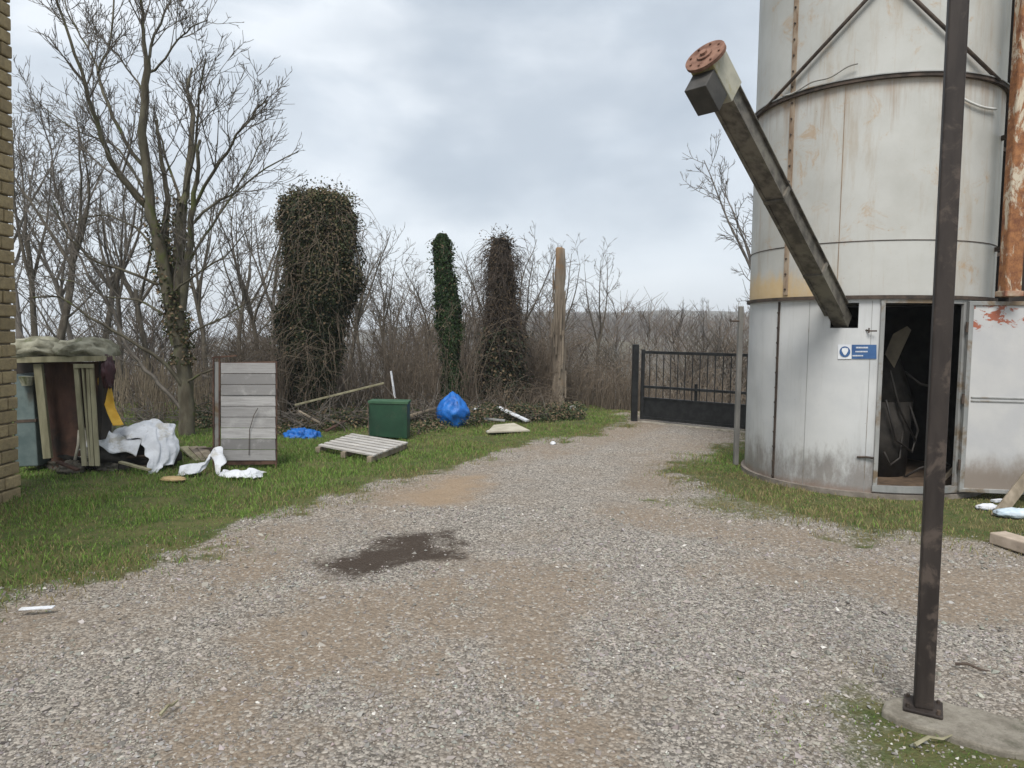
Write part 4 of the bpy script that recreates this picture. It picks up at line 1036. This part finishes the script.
mb.V = [(v[0]+v[2]*.022, v[1], v[2]) for v in mb.V]
mb.build('stone_block_face', m_blkstone, wl, bevel=.012, cols=True)

# ------------------------------------------------------------------ crumpled cloth and bags
def blob(name, c, size, mat, parent=None, amp=.25, seed=0, flat=.0, freq=2.2, shape=None, n=40):
    vs = []; fs = []; m = n//2
    from mathutils import noise as mn
    for i in range(m+1):
        th = math.pi*i/m
        for j in range(n):
            ph = 2*math.pi*j/n; d = Vector((math.sin(th)*math.cos(ph), math.sin(th)*math.sin(ph), math.cos(th)))
            r = 1+amp*(abs(mn.noise(d*freq+Vector((seed, 0, 0))))*-2+.5)+amp*.5*mn.noise(d*freq*2.7+Vector((0, seed, 0)))+amp*.25*abs(mn.noise(d*freq*7))
            v = d*r
            if shape: v = shape(v)
            z = c[2]+v.z*size[2]
            vs.append((c[0]+v.x*size[0], c[1]+v.y*size[1], max(z, flat)))
    for i in range(m):
        for j in range(n): fs.append((i*n+j, (i+1)*n+j, (i+1)*n+(j+1) % n, i*n+(j+1) % n))
    mb = MB(); mb.add(vs, fs); return mb.build(name, mat, parent, smooth=True)
def drape(name, path, width, mat, parent=None, amp=.06, seed=0, wdir=Vector((0, 1, 0)), nu=60, nv=26, thick=.006, droop=0):
    """sheet that follows a 3-D path and spreads to both sides of it"""
    from mathutils import noise as mn
    path = [Vector(p) for p in path]; m = len(path)-1; vs = []
    for i in range(nu+1):
        f = i/nu*m; k = min(int(f), m-1); u = f-k
        p0 = path[max(k-1, 0)]; p1 = path[k]; p2 = path[k+1]; p3 = path[min(k+2, m)]
        p = .5*((2*p1)+(p2-p0)*u+(2*p0-5*p1+4*p2-p3)*u*u+(3*p1-p0-3*p2+p3)*u**3)
        for j in range(nv+1):
            v = j/nv-.5; w = width*(1+.35*mn.noise(Vector((i*.12, seed, j*.02))))
            q = p+wdir*v*w; nn_ = mn.noise(Vector((q.x*4, q.y*4, q.z*4+seed)))*amp*.9+abs(mn.noise(Vector((q.x*7, q.y*9, q.z*7+seed))))*amp*.7
            q = q+Vector((mn.noise(Vector((i*.18, j*.15, seed+9)))*amp*.6, 0, nn_-droop*(2*v)**2)); q.z = max(q.z, .008)
            vs.append(q)
    fs = [(i*(nv+1)+j, (i+1)*(nv+1)+j, (i+1)*(nv+1)+j+1, i*(nv+1)+j+1) for i in range(nu) for j in range(nv)]
    mb = MB(); mb.add(vs, fs); o = mb.build(name, mat, parent, smooth=True)
    md = o.modifiers.new('s', 'SOLIDIFY'); md.thickness = thick
    return o
m_sheet = simple("white_plastic_sheet", (.58, .60, .64), (.70, .72, .76), 5, .45, bs=.9, bd=.03, bscale=9, c3=(.45, .43, .38), s3=3)
m_bluebag = simple("blue_plastic", (.008, .085, .33), (.018, .15, .50), 6, .4, bs=.8, bd=.02, bscale=9)

# ------------------------------------------------------------------ junk shelter
YS = depth(474, 60)
m_moss = simple("mossy_sack", (.13, .125, .085), (.32, .31, .24), 6, .95, bs=.8, bd=.02, c3=(.10, .115, .05), s3=4)
m_dkwood = simple("dark_red_board", (.045, .022, .016), (.095, .05, .035), 5, .8, (1, 1, .3), c3=(.03, .022, .018))
m_pale = simple("pale_greenish_wood", (.17, .155, .095), (.29, .27, .18), 8, .9, (1, 1, .2))
m_teal = simple("grey_green_tin", (.075, .105, .105), (.13, .165, .16), 4, .6, c3=(.06, .06, .05))
sh = thing('junk_shelter', 'ramshackle open shelter with dark red boards and a thick mossy edge along its flat roof', 'shelter', (P(65, 474, YS).x, YS, 0))
def quad(mb, pts, Ys, th=.03, extra=None):
    vv = [P(a_, b_, (Ys[i] if hasattr(Ys, '__len__') else Ys)) for i, (a_, b_) in enumerate(pts)]
    mb.prism(vv, (0, th, 0)); return mb
mb = MB(); quad(mb, [(10, 363), (104, 361), (103, 356), (10, 357)], YS-.05, .22); mb.build('roof', m_pale, sh)
mb = MB(); quad(mb, [(44, 362), (80, 362), (84, 468), (52, 468)], YS+.18, .03); quad(mb, [(80, 362), (106, 362), (104, 466), (82, 468)], YS+.26, .03); mb.build('red_board', m_dkwood, sh)
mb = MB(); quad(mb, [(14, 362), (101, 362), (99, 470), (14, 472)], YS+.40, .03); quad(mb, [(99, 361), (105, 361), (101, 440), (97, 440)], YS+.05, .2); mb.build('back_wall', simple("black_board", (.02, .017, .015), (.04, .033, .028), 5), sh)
mb = MB(); quad(mb, [(33, 364), (41, 364), (51, 458), (43, 459)], YS, .04); mb.build('prop', m_pale, sh)
for (a_, b_, sz, sd_) in (((37, 351), 0, (.34, .26, .135), 1), ((87, 351), 0, (.28, .26, .13), 5)):
    c0 = P(a_[0], a_[1], YS+.2)
    def squash(v): return Vector((max(-.98, min(.98, v.x*1.2)), v.y, v.z*1.05 + .1*math.sin(v.x*5)))
    s_ = thing('sack', 'mossy grey filled sack on the shelter roof, ' + ('next to the stone wall' if sd_ == 1 else 'at its right end'), 'sack', (c0.x, c0.y, P(a_[0], 358, YS).z), 'mossy sacks on the shelter roof')
    blob('cover', c0, sz, m_moss, s_, .26, sd_, flat=P(a_[0], 357, YS).z, freq=2.0, shape=squash)
cb = thing('tin_cabinet', 'grey green metal cabinet standing under the shelter beside the stone wall', 'cabinet', (P(27, 468, YS+.1).x, YS+.1, 0))
mb = MB(); quad(mb, [(14, 374), (32, 376), (38, 466), (15, 467)], YS+.05, .45); mb.build('body', m_teal, cb, bevel=.01)
mb = MB(); quad(mb, [(15, 420), (36, 419), (36, 422), (15, 423)], YS+.045, .03); mb.build('rail', m_dkrust, cb)
c0 = P(27, 381, YS+.02); tub = thing('white_pot', 'small dirty white pot sitting on the grey green cabinet', 'pot', c0); mb = MB(); mb.tube([c0-Vector((0, -.0, .05)), c0+Vector((0, 0, .05))], [.05, .08], 12); mb.build('pot_body', m_moss, tub)
# slatted bed base leaning on the front
sl = thing('slatted_frame', 'pale greenish wooden slatted frame leaning upright on the front of the shelter', 'slatted frame', (P(86, 470, YS-.1).x, YS-.1, 0))
def slat(mb, x0, y0, x1, y1, w, Ya, Yb, th=.025):
    a0 = P(x0, y0, Ya); b0 = P(x1, y1, Yb); wv_ = Vector((w*Ya/F, 0, 0)); mb.prism([b0-wv_/2, b0+wv_/2, a0+wv_/2, a0-wv_/2], (0, th, 0))
for (xa, xb, w) in ((75.5, 84, 4.6), (82, 90, 1.8), (87, 92.5, 3.0), (91, 97, 3.8)):
    mb = MB(); slat(mb, xa, 366, xb, 466, w, YS-.05, YS-.20); mb.build('slat', m_pale, sl)
mb = MB(); quad(mb, [(73, 364), (93, 364), (93.5, 368), (73.5, 368)], YS-.07, .02); mb.build('top_rail', m_pale, sl)
# yellow cloth hanging off the side
yc = thing('yellow_cloth', 'yellow cloth hanging down the right side of the junk shelter', 'cloth', P(108, 385, YS+.15))
drape('cloth', [P(103, 378, YS+.15), P(106, 392, YS+.12), P(109, 404, YS+.1), P(114, 416, YS+.08), P(118, 426, YS+.05)], .10, simple("yellow_cloth", (.48, .27, .03), (.60, .38, .06), 6, .8), yc, .03, 3, wdir=Vector((.9, .5, .1)), nu=24, nv=10)
mt_ = thing('maroon_bundle', 'dark maroon plastic bundle hanging at the top right corner of the shelter', 'bundle', P(107, 372, YS))
blob('wrap', P(108, 372, YS+.05), (.05, .10, .17), simple("maroon_plastic", (.035, .014, .018), (.06, .025, .03), 6, .4), mt_, .3, 8, freq=2.5)

# junk heap with a white sheet
YH = depth(472, 130)
ht = thing('old_bed_frame', 'broken dark sofa bed frame with black upholstery under the white sheet', 'bed frame', (P(128, 468, YH).x, YH+.3, 0))
blob('upholstery', P(120, 456, YH+.35), (.56, .36, .25), simple("black_upholstery", (.012, .011, .01), (.03, .027, .023), 6, .9), ht, .5, 12, freq=3)
mb = MB()
for (a_, b_) in (((100, 468), (160, 466)), ((98, 458), (150, 456)), ((104, 446), (116, 472))): mb.tube([P(*a_, YH+.02), P(*b_, YH+.04)], .016, 6)
mb.build('rail', m_dkrust, ht)
ws = thing('white_sheet', 'crumpled white plastic sheet thrown over the broken sofa bed, drooping at its right end', 'plastic sheet', (P(140, 430, YH).x, YH+.2, 0))
drape('sheet', [P(96, 436, YH+.1), P(108, 438, YH+.12), P(118, 432, YH+.2), P(130, 428, YH+.25), P(146, 424, YH+.25), P(158, 432, YH+.2), P(164, 446, YH+.12), P(163, 466, YH+.02)], .45, m_sheet, ws, .07, 4, wdir=Vector((.35, .9, .25)), nu=80, nv=36, droop=.06)
drape('sheet_corner', [P(100, 433, YH), P(112, 441, YH), P(126, 443, YH), P(140, 446, YH)], .2, m_sheet, ws, .04, 14, wdir=Vector((.1, .5, .8)), nu=30, nv=12, droop=.02)
chm = thing('broken_chair', 'overturned broken chair with pale splayed wooden legs in front of the slatted frame', 'chair', (P(88, 465, YH).x, YH, 0))
for (p, q, w) in (((80, 430), (75, 460), 4), ((98, 433), (93, 466), 3.4), ((84, 430), (88, 466), 3), ((76, 458), (90, 455), 2.5)):
    mb = MB(); mb.tube([P(*p, YH+.02), P((p[0]+q[0])/2+1, (p[1]+q[1])/2, YH), P(*q, YH-.03)], [w*YH/F/2, w*YH/F/2*.85, w*YH/F/2*.7], 6); mb.build('leg', simple("pale_chair_wood", (.36, .33, .26), (.48, .45, .37), 8), chm, smooth=True)
mb = MB(); quad(mb, [(82, 428), (104, 427), (106, 436), (84, 438)], YH+.05, .25); mb.build('seat', m_moss, chm, bevel=.02)
# dark rubble at the shelter foot
random.seed(61)
for k, (px, py) in enumerate(((58, 470), (68, 474), (108, 472))):
    c0 = G(px, py); s_ = thing('rubble_lump', ['dark lump of rubble in the grass at the foot of the shelter boards', 'dark lump of rubble left of the broken chair legs', 'dark lump of rubble right of the broken chair legs'][k], 'rubble', c0, 'rubble at the foot of the shelter')
    blob('stone', c0+Vector((0, .05, .04)), (.13, .11, .09), simple("dark_rubble", (.05, .045, .035), (.11, .10, .08), 8), s_, .4, k*3, freq=2)

# ground litter left of the panel
wb = thing('white_sack', 'white plastic sheeting bunched on the grass at the foot of the wooden panel', 'plastic sheet', G(215, 476))
drape('sheeting', [G(181, 474)+Vector((0, 0, .04)), G(192, 475)+Vector((0, 0, .09)), G(204, 474)+Vector((0, 0, .12)), P(212, 458, depth(474)), P(216, 452, depth(474)), G(222, 474)+Vector((0, 0, .06))], .22, m_sheet, wb, .07, 21, wdir=Vector((.1, .8, .35)), nu=50, nv=20, droop=.03)
drape('sheeting_tail', [G(222, 475)+Vector((0, 0, .03)), G(240, 478)+Vector((0, 0, .05)), G(252, 478)+Vector((0, 0, .05)), G(264, 476)+Vector((0, 0, .02))], .16, m_sheet, wb, .06, 25, wdir=Vector((.1, 1, .2)), nu=36, nv=14, droop=.02)
yb_ = thing('flat_stone', 'flat ochre slab lying in the grass below the white sheet', 'slab', G(173, 481)); blob('slab', G(173, 481)+Vector((0, 0, .02)), (.13, .07, .03), simple("ochre_slab", (.34, .24, .12), (.46, .34, .18), 6), yb_, .2, 3)
pl2 = thing('wooden_pallet', 'small dark pallet half hidden behind the left edge of the upright wooden panel', 'pallet', G(200, 462), 'old wooden pallets in the grass')
Yq = depth(462)
for i, (xa, xb, m__) in enumerate(((184, 202, m_pale), (193, 208, m_plk), (201, 214, m_plk))):
    mb = MB(); d0 = P(xa, 447, Yq+.25); d1 = P(xb-2, 461, Yq-.12); mb.bar(d0, d1, .11, .022); mb.build('slat', m__, pl2)
mb = MB(); mb.bar(P(184, 451, Yq+.2), P(216, 449, Yq+.2), .05, .05); mb.bar(P(196, 463, Yq-.05), P(220, 461, Yq-.05), .05, .05); mb.build('bearer', m_dkrust, pl2)

# ------------------------------------------------------------------ upright wooden panel in a metal frame
YW = depth(468, 245)
pn = thing('framed_panel', 'upright grey weathered plank panel held in a thin rusty metal frame', 'panel', (P(247, 468, YW).x, YW, 0))
m_grey = attrmat("grey_planks", .9); t = m_grey.node_tree; b = t.nodes['Principled BSDF']; a = [n for n in t.nodes if n.type == 'ATTRIBUTE'][0]
nz = noise(t, 6, 8, .75, (.5, 1, 9)); nz2 = noise(t, 4, 6, .7); c = mixc(t, ramp(t, nz, .35, .7, 0, .75), a.outputs['Color'], (.24, .23, .225)); c = mixc(t, ramp(t, nz2, .5, .7, 0, .55), c, (.50, .49, .48)); t.links.new(c, b.inputs['Base Color']); bump(t, b, nz, .5, .008)
mb = MB(); random.seed(71)
nP = 9
for i in range(nP):
    y0 = 363+98*i/nP; y1 = 363+98*(i+1)/nP-.7; g0_ = [.36, .24, .27, .46, .34, .38, .50, .22, .36][i]; off = random.uniform(-.006, .006)
    vv = [P(221, y1, YW+off), P(275.5, y1, YW+.02+off), P(275, y0, YW+.02+off), P(221, y0, YW+off)]; mb.prism(vv, (0, .022, 0), (g0_, g0_*.98, g0_*.98))
mb.build('planking', m_grey, pn, cols=True)
m_fr = simple("frame_rust", (.055, .03, .022), (.12, .07, .05), 9, .8)
k_ = YW/F
mb = MB()
for pxp, yt_ in ((213.5, 358), (219.5, 356)): mb.bar(P(pxp, 466, YW+.03), P(pxp, yt_, YW+.03), .016, .016)
mb.bar(P(276.5, 463, YW+.04), P(276.5, 361, YW+.04), .014, .014)
mb.bar(P(212, 357.5, YW+.03), P(237, 355.5, YW+.03), .018, .018); mb.bar(P(220, 363, YW+.05), P(276, 362, YW+.05), .016, .016); mb.bar(P(219, 463, YW+.03), P(277, 462, YW+.04), .04, .045)
mb.build('frame', m_fr, pn)
mb = MB(); quad(mb, [(214.5, 464), (218.5, 464), (218.5, 362), (214.5, 362)], YW+.045, .012); mb.build('side_strip', m_gal, pn)
for a_, b_ in (((219.5, 466), (219.5, 482)), ((276, 463), (276, 470))):
    mb = MB(); mb.bar(P(a_[0], a_[1], YW), Vector((P(a_[0], a_[1], YW).x, YW, -.02)), .02, .02); mb.build('foot', m_fr, pn)
mb = MB(); mb.tube([P(249, 455, YW-.012), P(249.5, 430, YW-.012), P(254, 415, YW-.012), P(258, 408, YW-.012)], .004, 5); mb.build('hanging_wire', m_dkrust, pn)
# a fine stay from the frame into the tree
# ------------------------------------------------------------------ pallet, green box, blue bags, planks
random.seed(81)
YPt = depth(456, 360)
pal = thing('wooden_pallet', 'pale weathered pallet lying flat in front of the green box', 'pallet', G(360, 452), 'old wooden pallets in the grass')
c_fl, c_bl, c_br, c_fr2 = G(316, 447, .075), G(352, 434.5, .075), G(408, 443.5, .075), G(372, 457.5, .075)
for i in range(7):
    u0 = i/7; u1 = (i+.60)/7
    a0 = c_fl.lerp(c_bl, 1-u0); a1 = c_fl.lerp(c_bl, 1-u1); b0 = c_fr2.lerp(c_br, 1-u0); b1 = c_fr2.lerp(c_br, 1-u1)
    g0_ = random.uniform(.34, .56); mb = MB()
    mb.prism([a1, b1, b0, a0], (0, 0, .02), (g0_, g0_*.95, g0_*.88)); mb.build('slat', m_grey, pal, cols=True)
for u in (.03, .5, .95):
    a0 = c_fl.lerp(c_fr2, u); b0 = c_bl.lerp(c_br, u); mb = MB(); mb.bar(a0-Vector((0, 0, .036)), b0-Vector((0, 0, .036)), .06, .070); mb.build('bearer', m_plk, pal)
YG = depth(441, 388)+.12
m_green, t, b = nodes("green_painted_metal")
c = mixc(t, ramp(t, noise(t, 3, 6, .6), .35, .7), (.006, .036, .017), (.012, .060, .028)); c = mixc(t, ramp(t, noise(t, 5, 9, .8, loc=(3, 3, 1)), .52, .68, 0, .5), c, (.07, .065, .045)); t.links.new(c, b.inputs['Base Color']); b.inputs['Roughness'].default_value = .5
gbx = thing('green_cabinet', 'dark green metal box with an open shelf edge standing at the back of the pallet', 'cabinet', (P(388, 438, YG).x, YG, .12))
mb = MB(); quad(mb, [(369, 436), (407, 439), (407, 403.5), (369, 402.5)], YG, .32); mb.build('body', m_green, gbx, bevel=.008)
mb = MB(); quad(mb, [(367.5, 403.5), (408, 404.5), (408, 401.8), (367.5, 401)], YG-.012, .35); mb.build('top_edge', simple("green_edge", (.03, .08, .045), (.05, .11, .06), 6), gbx, bevel=.004)
mb = MB(); mb.bar(P(370, 460, YG-.35), P(367.5, 402, YG-.04), .012, .012); mb.build('side_rod', m_dkrust, gbx)
for k, (pa, pb, Ya, Yb, w, lab, mt) in enumerate((
    ((295, 405), (384, 383), 11.4, 11.6, .055, 'long pale pole propped up across the ivy behind the pallet', m_pale),
    ((408, 416), (436, 408), 11.9, 12.1, .06, 'brown stick leaning between the green box and the blue sack', m_plk),
    ((391, 371), (395, 398), 12.6, 12.6, .05, 'short pale upright stake behind the green box', m_sheet),
    ((498, 407), (528, 421), 12.9, 12.4, .10, 'white painted plank lying slantwise right of the blue sack', m_sheet),
    ((484, 418.5), (505, 420.5), 12.3, 12.3, .08, 'short pale board lying below the slim ivy pole', m_gal),
    ((478, 406), (474, 410), 13.0, 12.9, .05, 'tiny white scrap of board at the foot of the creeper trunk', m_sheet))):
    r_ = thing('plank', lab, 'plank', ((P(*pa, Ya)+P(*pb, Yb))/2), 'loose planks in the rubbish'); mb = MB(); mb.bar(P(*pa, Ya), P(*pb, Yb), w, .03); mb.build('board', mt, r_, bevel=.003)
for pa, pb, Ya, Yb, w, lab, mt in (
    ((299, 411), (324, 425), 11.3, 11.1, .035, 'thin brown lath slanting down into the weeds just above the blue sheet', m_plk),
    ((326, 431), (345, 421), 10.9, 11.4, .06, 'short brown scrap board behind the back edge of the flat pallet', m_dkwood),
    ((120, 462), (150, 470), YH-.15, YH-.25, .05, 'pale splintered lath on the grass in front of the broken sofa bed', m_pale),
    ((58, 462), (78, 470), YS-.3, YS-.35, .06, 'dark short board lying at the foot of the dark red boards', m_dkwood),
    ((532, 414), (547, 421), 13.2, 13.0, .07, 'small tan board lying just left of the broken pallet piece', m_plk),
    ((512, 403), (541, 407), 13.5, 13.6, .05, 'thin grey lath lying level in the ivy at the foot of the bare snag', m_gal)):
    c0 = (P(*pa, Ya)+P(*pb, Yb))/2; r_ = thing('plank', lab, 'plank', c0, 'loose planks in the rubbish'); MB().bar(P(*pa, Ya), P(*pb, Yb), w, .02).build('board', mt, r_)
bp = thing('bent_pipe', 'thin dark pipe bent upward beside the right side of the green box', 'pipe', P(415, 445, 11.0)); mb = MB()
mb.tube([P(398, 447, 10.8), P(409, 446, 10.9), P(416, 440, 11.0), P(419, 430, 11.1)], .016, 6); mb.build('pipe_run', m_dkrust, bp, smooth=True)
shb = thing('flat_board', 'pale flat sheet of board lying on the grass below the creeper trunk', 'board', G(508, 430)); mb = MB()
mb.prism([G(487, 433, .03), G(530, 431.5, .03), G(514, 424, .06), G(494, 426, .05)], (0, 0, .02)); mb.build('sheet', simple("pale_board", (.36, .33, .26), (.46, .43, .35), 5), shb)
pw = thing('wooden_pallet', 'small broken pallet piece tilted in the grass near the bare snag', 'pallet', G(553, 430), 'old wooden pallets in the grass')
for i, (a_, b_) in enumerate((((544, 428), (558, 419)), ((550, 430), (563, 421.5)))):
    mb = MB(); mb.bar(P(*a_, 13.0), P(*b_, 13.2), .075, .02); mb.build('slat', m_sheet, pw)
mb = MB(); mb.bar(P(546, 424, 13.1), P(562, 427, 13.15), .05, .05); mb.build('bearer', m_plk, pw)
# blue sack
YB = 12.0
bb = thing('blue_sack', 'bright blue plastic sack standing up, tied at its pointed top, right of the green box', 'sack', (P(453, 431, YB).x, YB, 0))
def sackshape(v):
    f = 1.0-.42*max(0, v.z)**1.5-.22*max(0, -v.z)**2; return Vector((v.x*f, v.y*f, v.z))
blob('bag', P(453, 412, YB), (.27, .25, .315), m_bluebag, bb, .17, 5, freq=2.0, shape=sackshape, n=56)
bb2 = thing('blue_sheet', 'crumpled blue plastic sheet on the ground beside the wooden panel', 'plastic sheet', G(303, 446))
blob('sheet', P(299, 438, 10.6), (.20, .16, .13), m_bluebag, bb2, .5, 7, freq=2.6, flat=.01); blob('fold', P(311, 440, 10.5), (.14, .14, .13), m_bluebag, bb2, .5, 17, freq=3, flat=.01)
for k, (px, py, s_) in enumerate(((573, 400, .07), (488, 433, .03), (553, 445, .04))):
    c0 = P(px, py, 14.0) if k == 0 else G(px, py); labs = ['white lump of litter at the foot of the bare snag', 'small white stone by the flat pale board', 'small white stone at the track edge below the broken pallet piece']
    if k == 0: c0.z = .1
    r_ = thing('litter', labs[k], 'litter', c0, 'small pale litter on the verge'); blob('lump', c0+Vector((0, 0, .02)), (s_, s_, s_*.8), m_sheet, r_, .3, k, n=16)

# near litter
wst = thing('white_stick', 'short flat white strip lying in the near grass at the left', 'strip', G(36, 608)); mb = MB(); mb.bar(G(20, 609, .03), G(54, 607, .035), .035, .008); mb.build('strip', m_sheet, wst, bevel=.002)
# right-hand rubbish under the open door
kd = thing('plank', 'worn brown plank leaning on the open silo door at the right edge', 'plank', G(993, 523), None)
mb = MB(); mb.bar(P(992, 523, 6.35), P(1042, 458, 6.75), .10, .025, up=Vector((0, -1, .3))); mb.build('board', m_plk, kd, bevel=.003)
for k, (pp, lab, sz) in enumerate((((987, 511), 'white plastic bottle lying by the plank below the open door', (.10, .04, .035)), ((1014, 517), 'pale blue plastic bag lying at the right edge below the open door', (.17, .08, .045)))):
    c0 = G(*pp); r_ = thing('plastic_bottle' if k == 0 else 'plastic_bag', lab, 'bottle' if k == 0 else 'bag', c0)
    blob('skin', c0+Vector((0, 0, .035)), sz, m_sheet if k == 0 else simple("pale_blue_plastic", (.42, .52, .60), (.60, .66, .70), 8, .4), r_, .22, k+2, n=28)
blk = thing('timber_block', 'short pale sawn timber block on the grass at the right edge', 'timber', G(1010, 545)); mb = MB(); d0 = G(998, 541, .05)
mb.bar(G(997, 537, .05), G(1040, 550, .05), .16, .09); mb.build('block', simple("pale_timber", (.34, .28, .22), (.46, .38, .31), 6, .9, c3=(.12, .10, .08)), blk, bevel=.01)
w2 = thing('white_strip', 'small white board scrap just under the bottom edge of the open silo door', 'board', G(997, 500)); mb = MB(); mb.bar(G(993, 501, .03), G(1003, 500, .03), .05, .02); mb.build('scrap', m_sheet, w2)
# twigs by the kerb and in the yard
for k, (pa, pb, lab) in enumerate((((915, 745), (952, 735), 'pale dry twig lying against the front of the concrete kerb'), ((955, 664), (990, 671), 'dark thin stick lying on the gravel right of the post'), ((160, 715), (178, 700), 'pale twig lying on the bare earth in the left foreground'))):
    r_ = thing('twig', lab, 'twig', G(*pa), 'loose twigs on the ground'); mb = MB(); a0, b0 = G(*pa, .02), G(*pb, .03)
    mb.tube([a0, a0.lerp(b0, .4)+Vector((0, .01, .01)), a0.lerp(b0, .7)+Vector((0, -.008, 0)), b0], [.008, .007, .006, .003], 5); mb.build('stem', m_dkrust if k == 1 else m_pale, r_)

# ------------------------------------------------------------------ thin spring haze over the valley
mh_ = bpy.data.materials.new("haze_air"); mh_.use_nodes = True; t = mh_.node_tree; t.nodes.clear()
o_ = t.nodes.new("ShaderNodeOutputMaterial"); v_ = t.nodes.new("ShaderNodeVolumePrincipled")
v_.inputs['Color'].default_value = (.86, .90, .96, 1); v_.inputs['Density'].default_value = .0010; v_.inputs['Anisotropy'].default_value = .2
t.links.new(v_.outputs[0], o_.inputs['Volume'])
mb = MB(); mb.box((0, 400, -12), (2000, 1400, 96)); tag(mb.build('haze', mh_, None), 'thin pale haze softening the far valley and hillside', 'haze', kind='stuff')
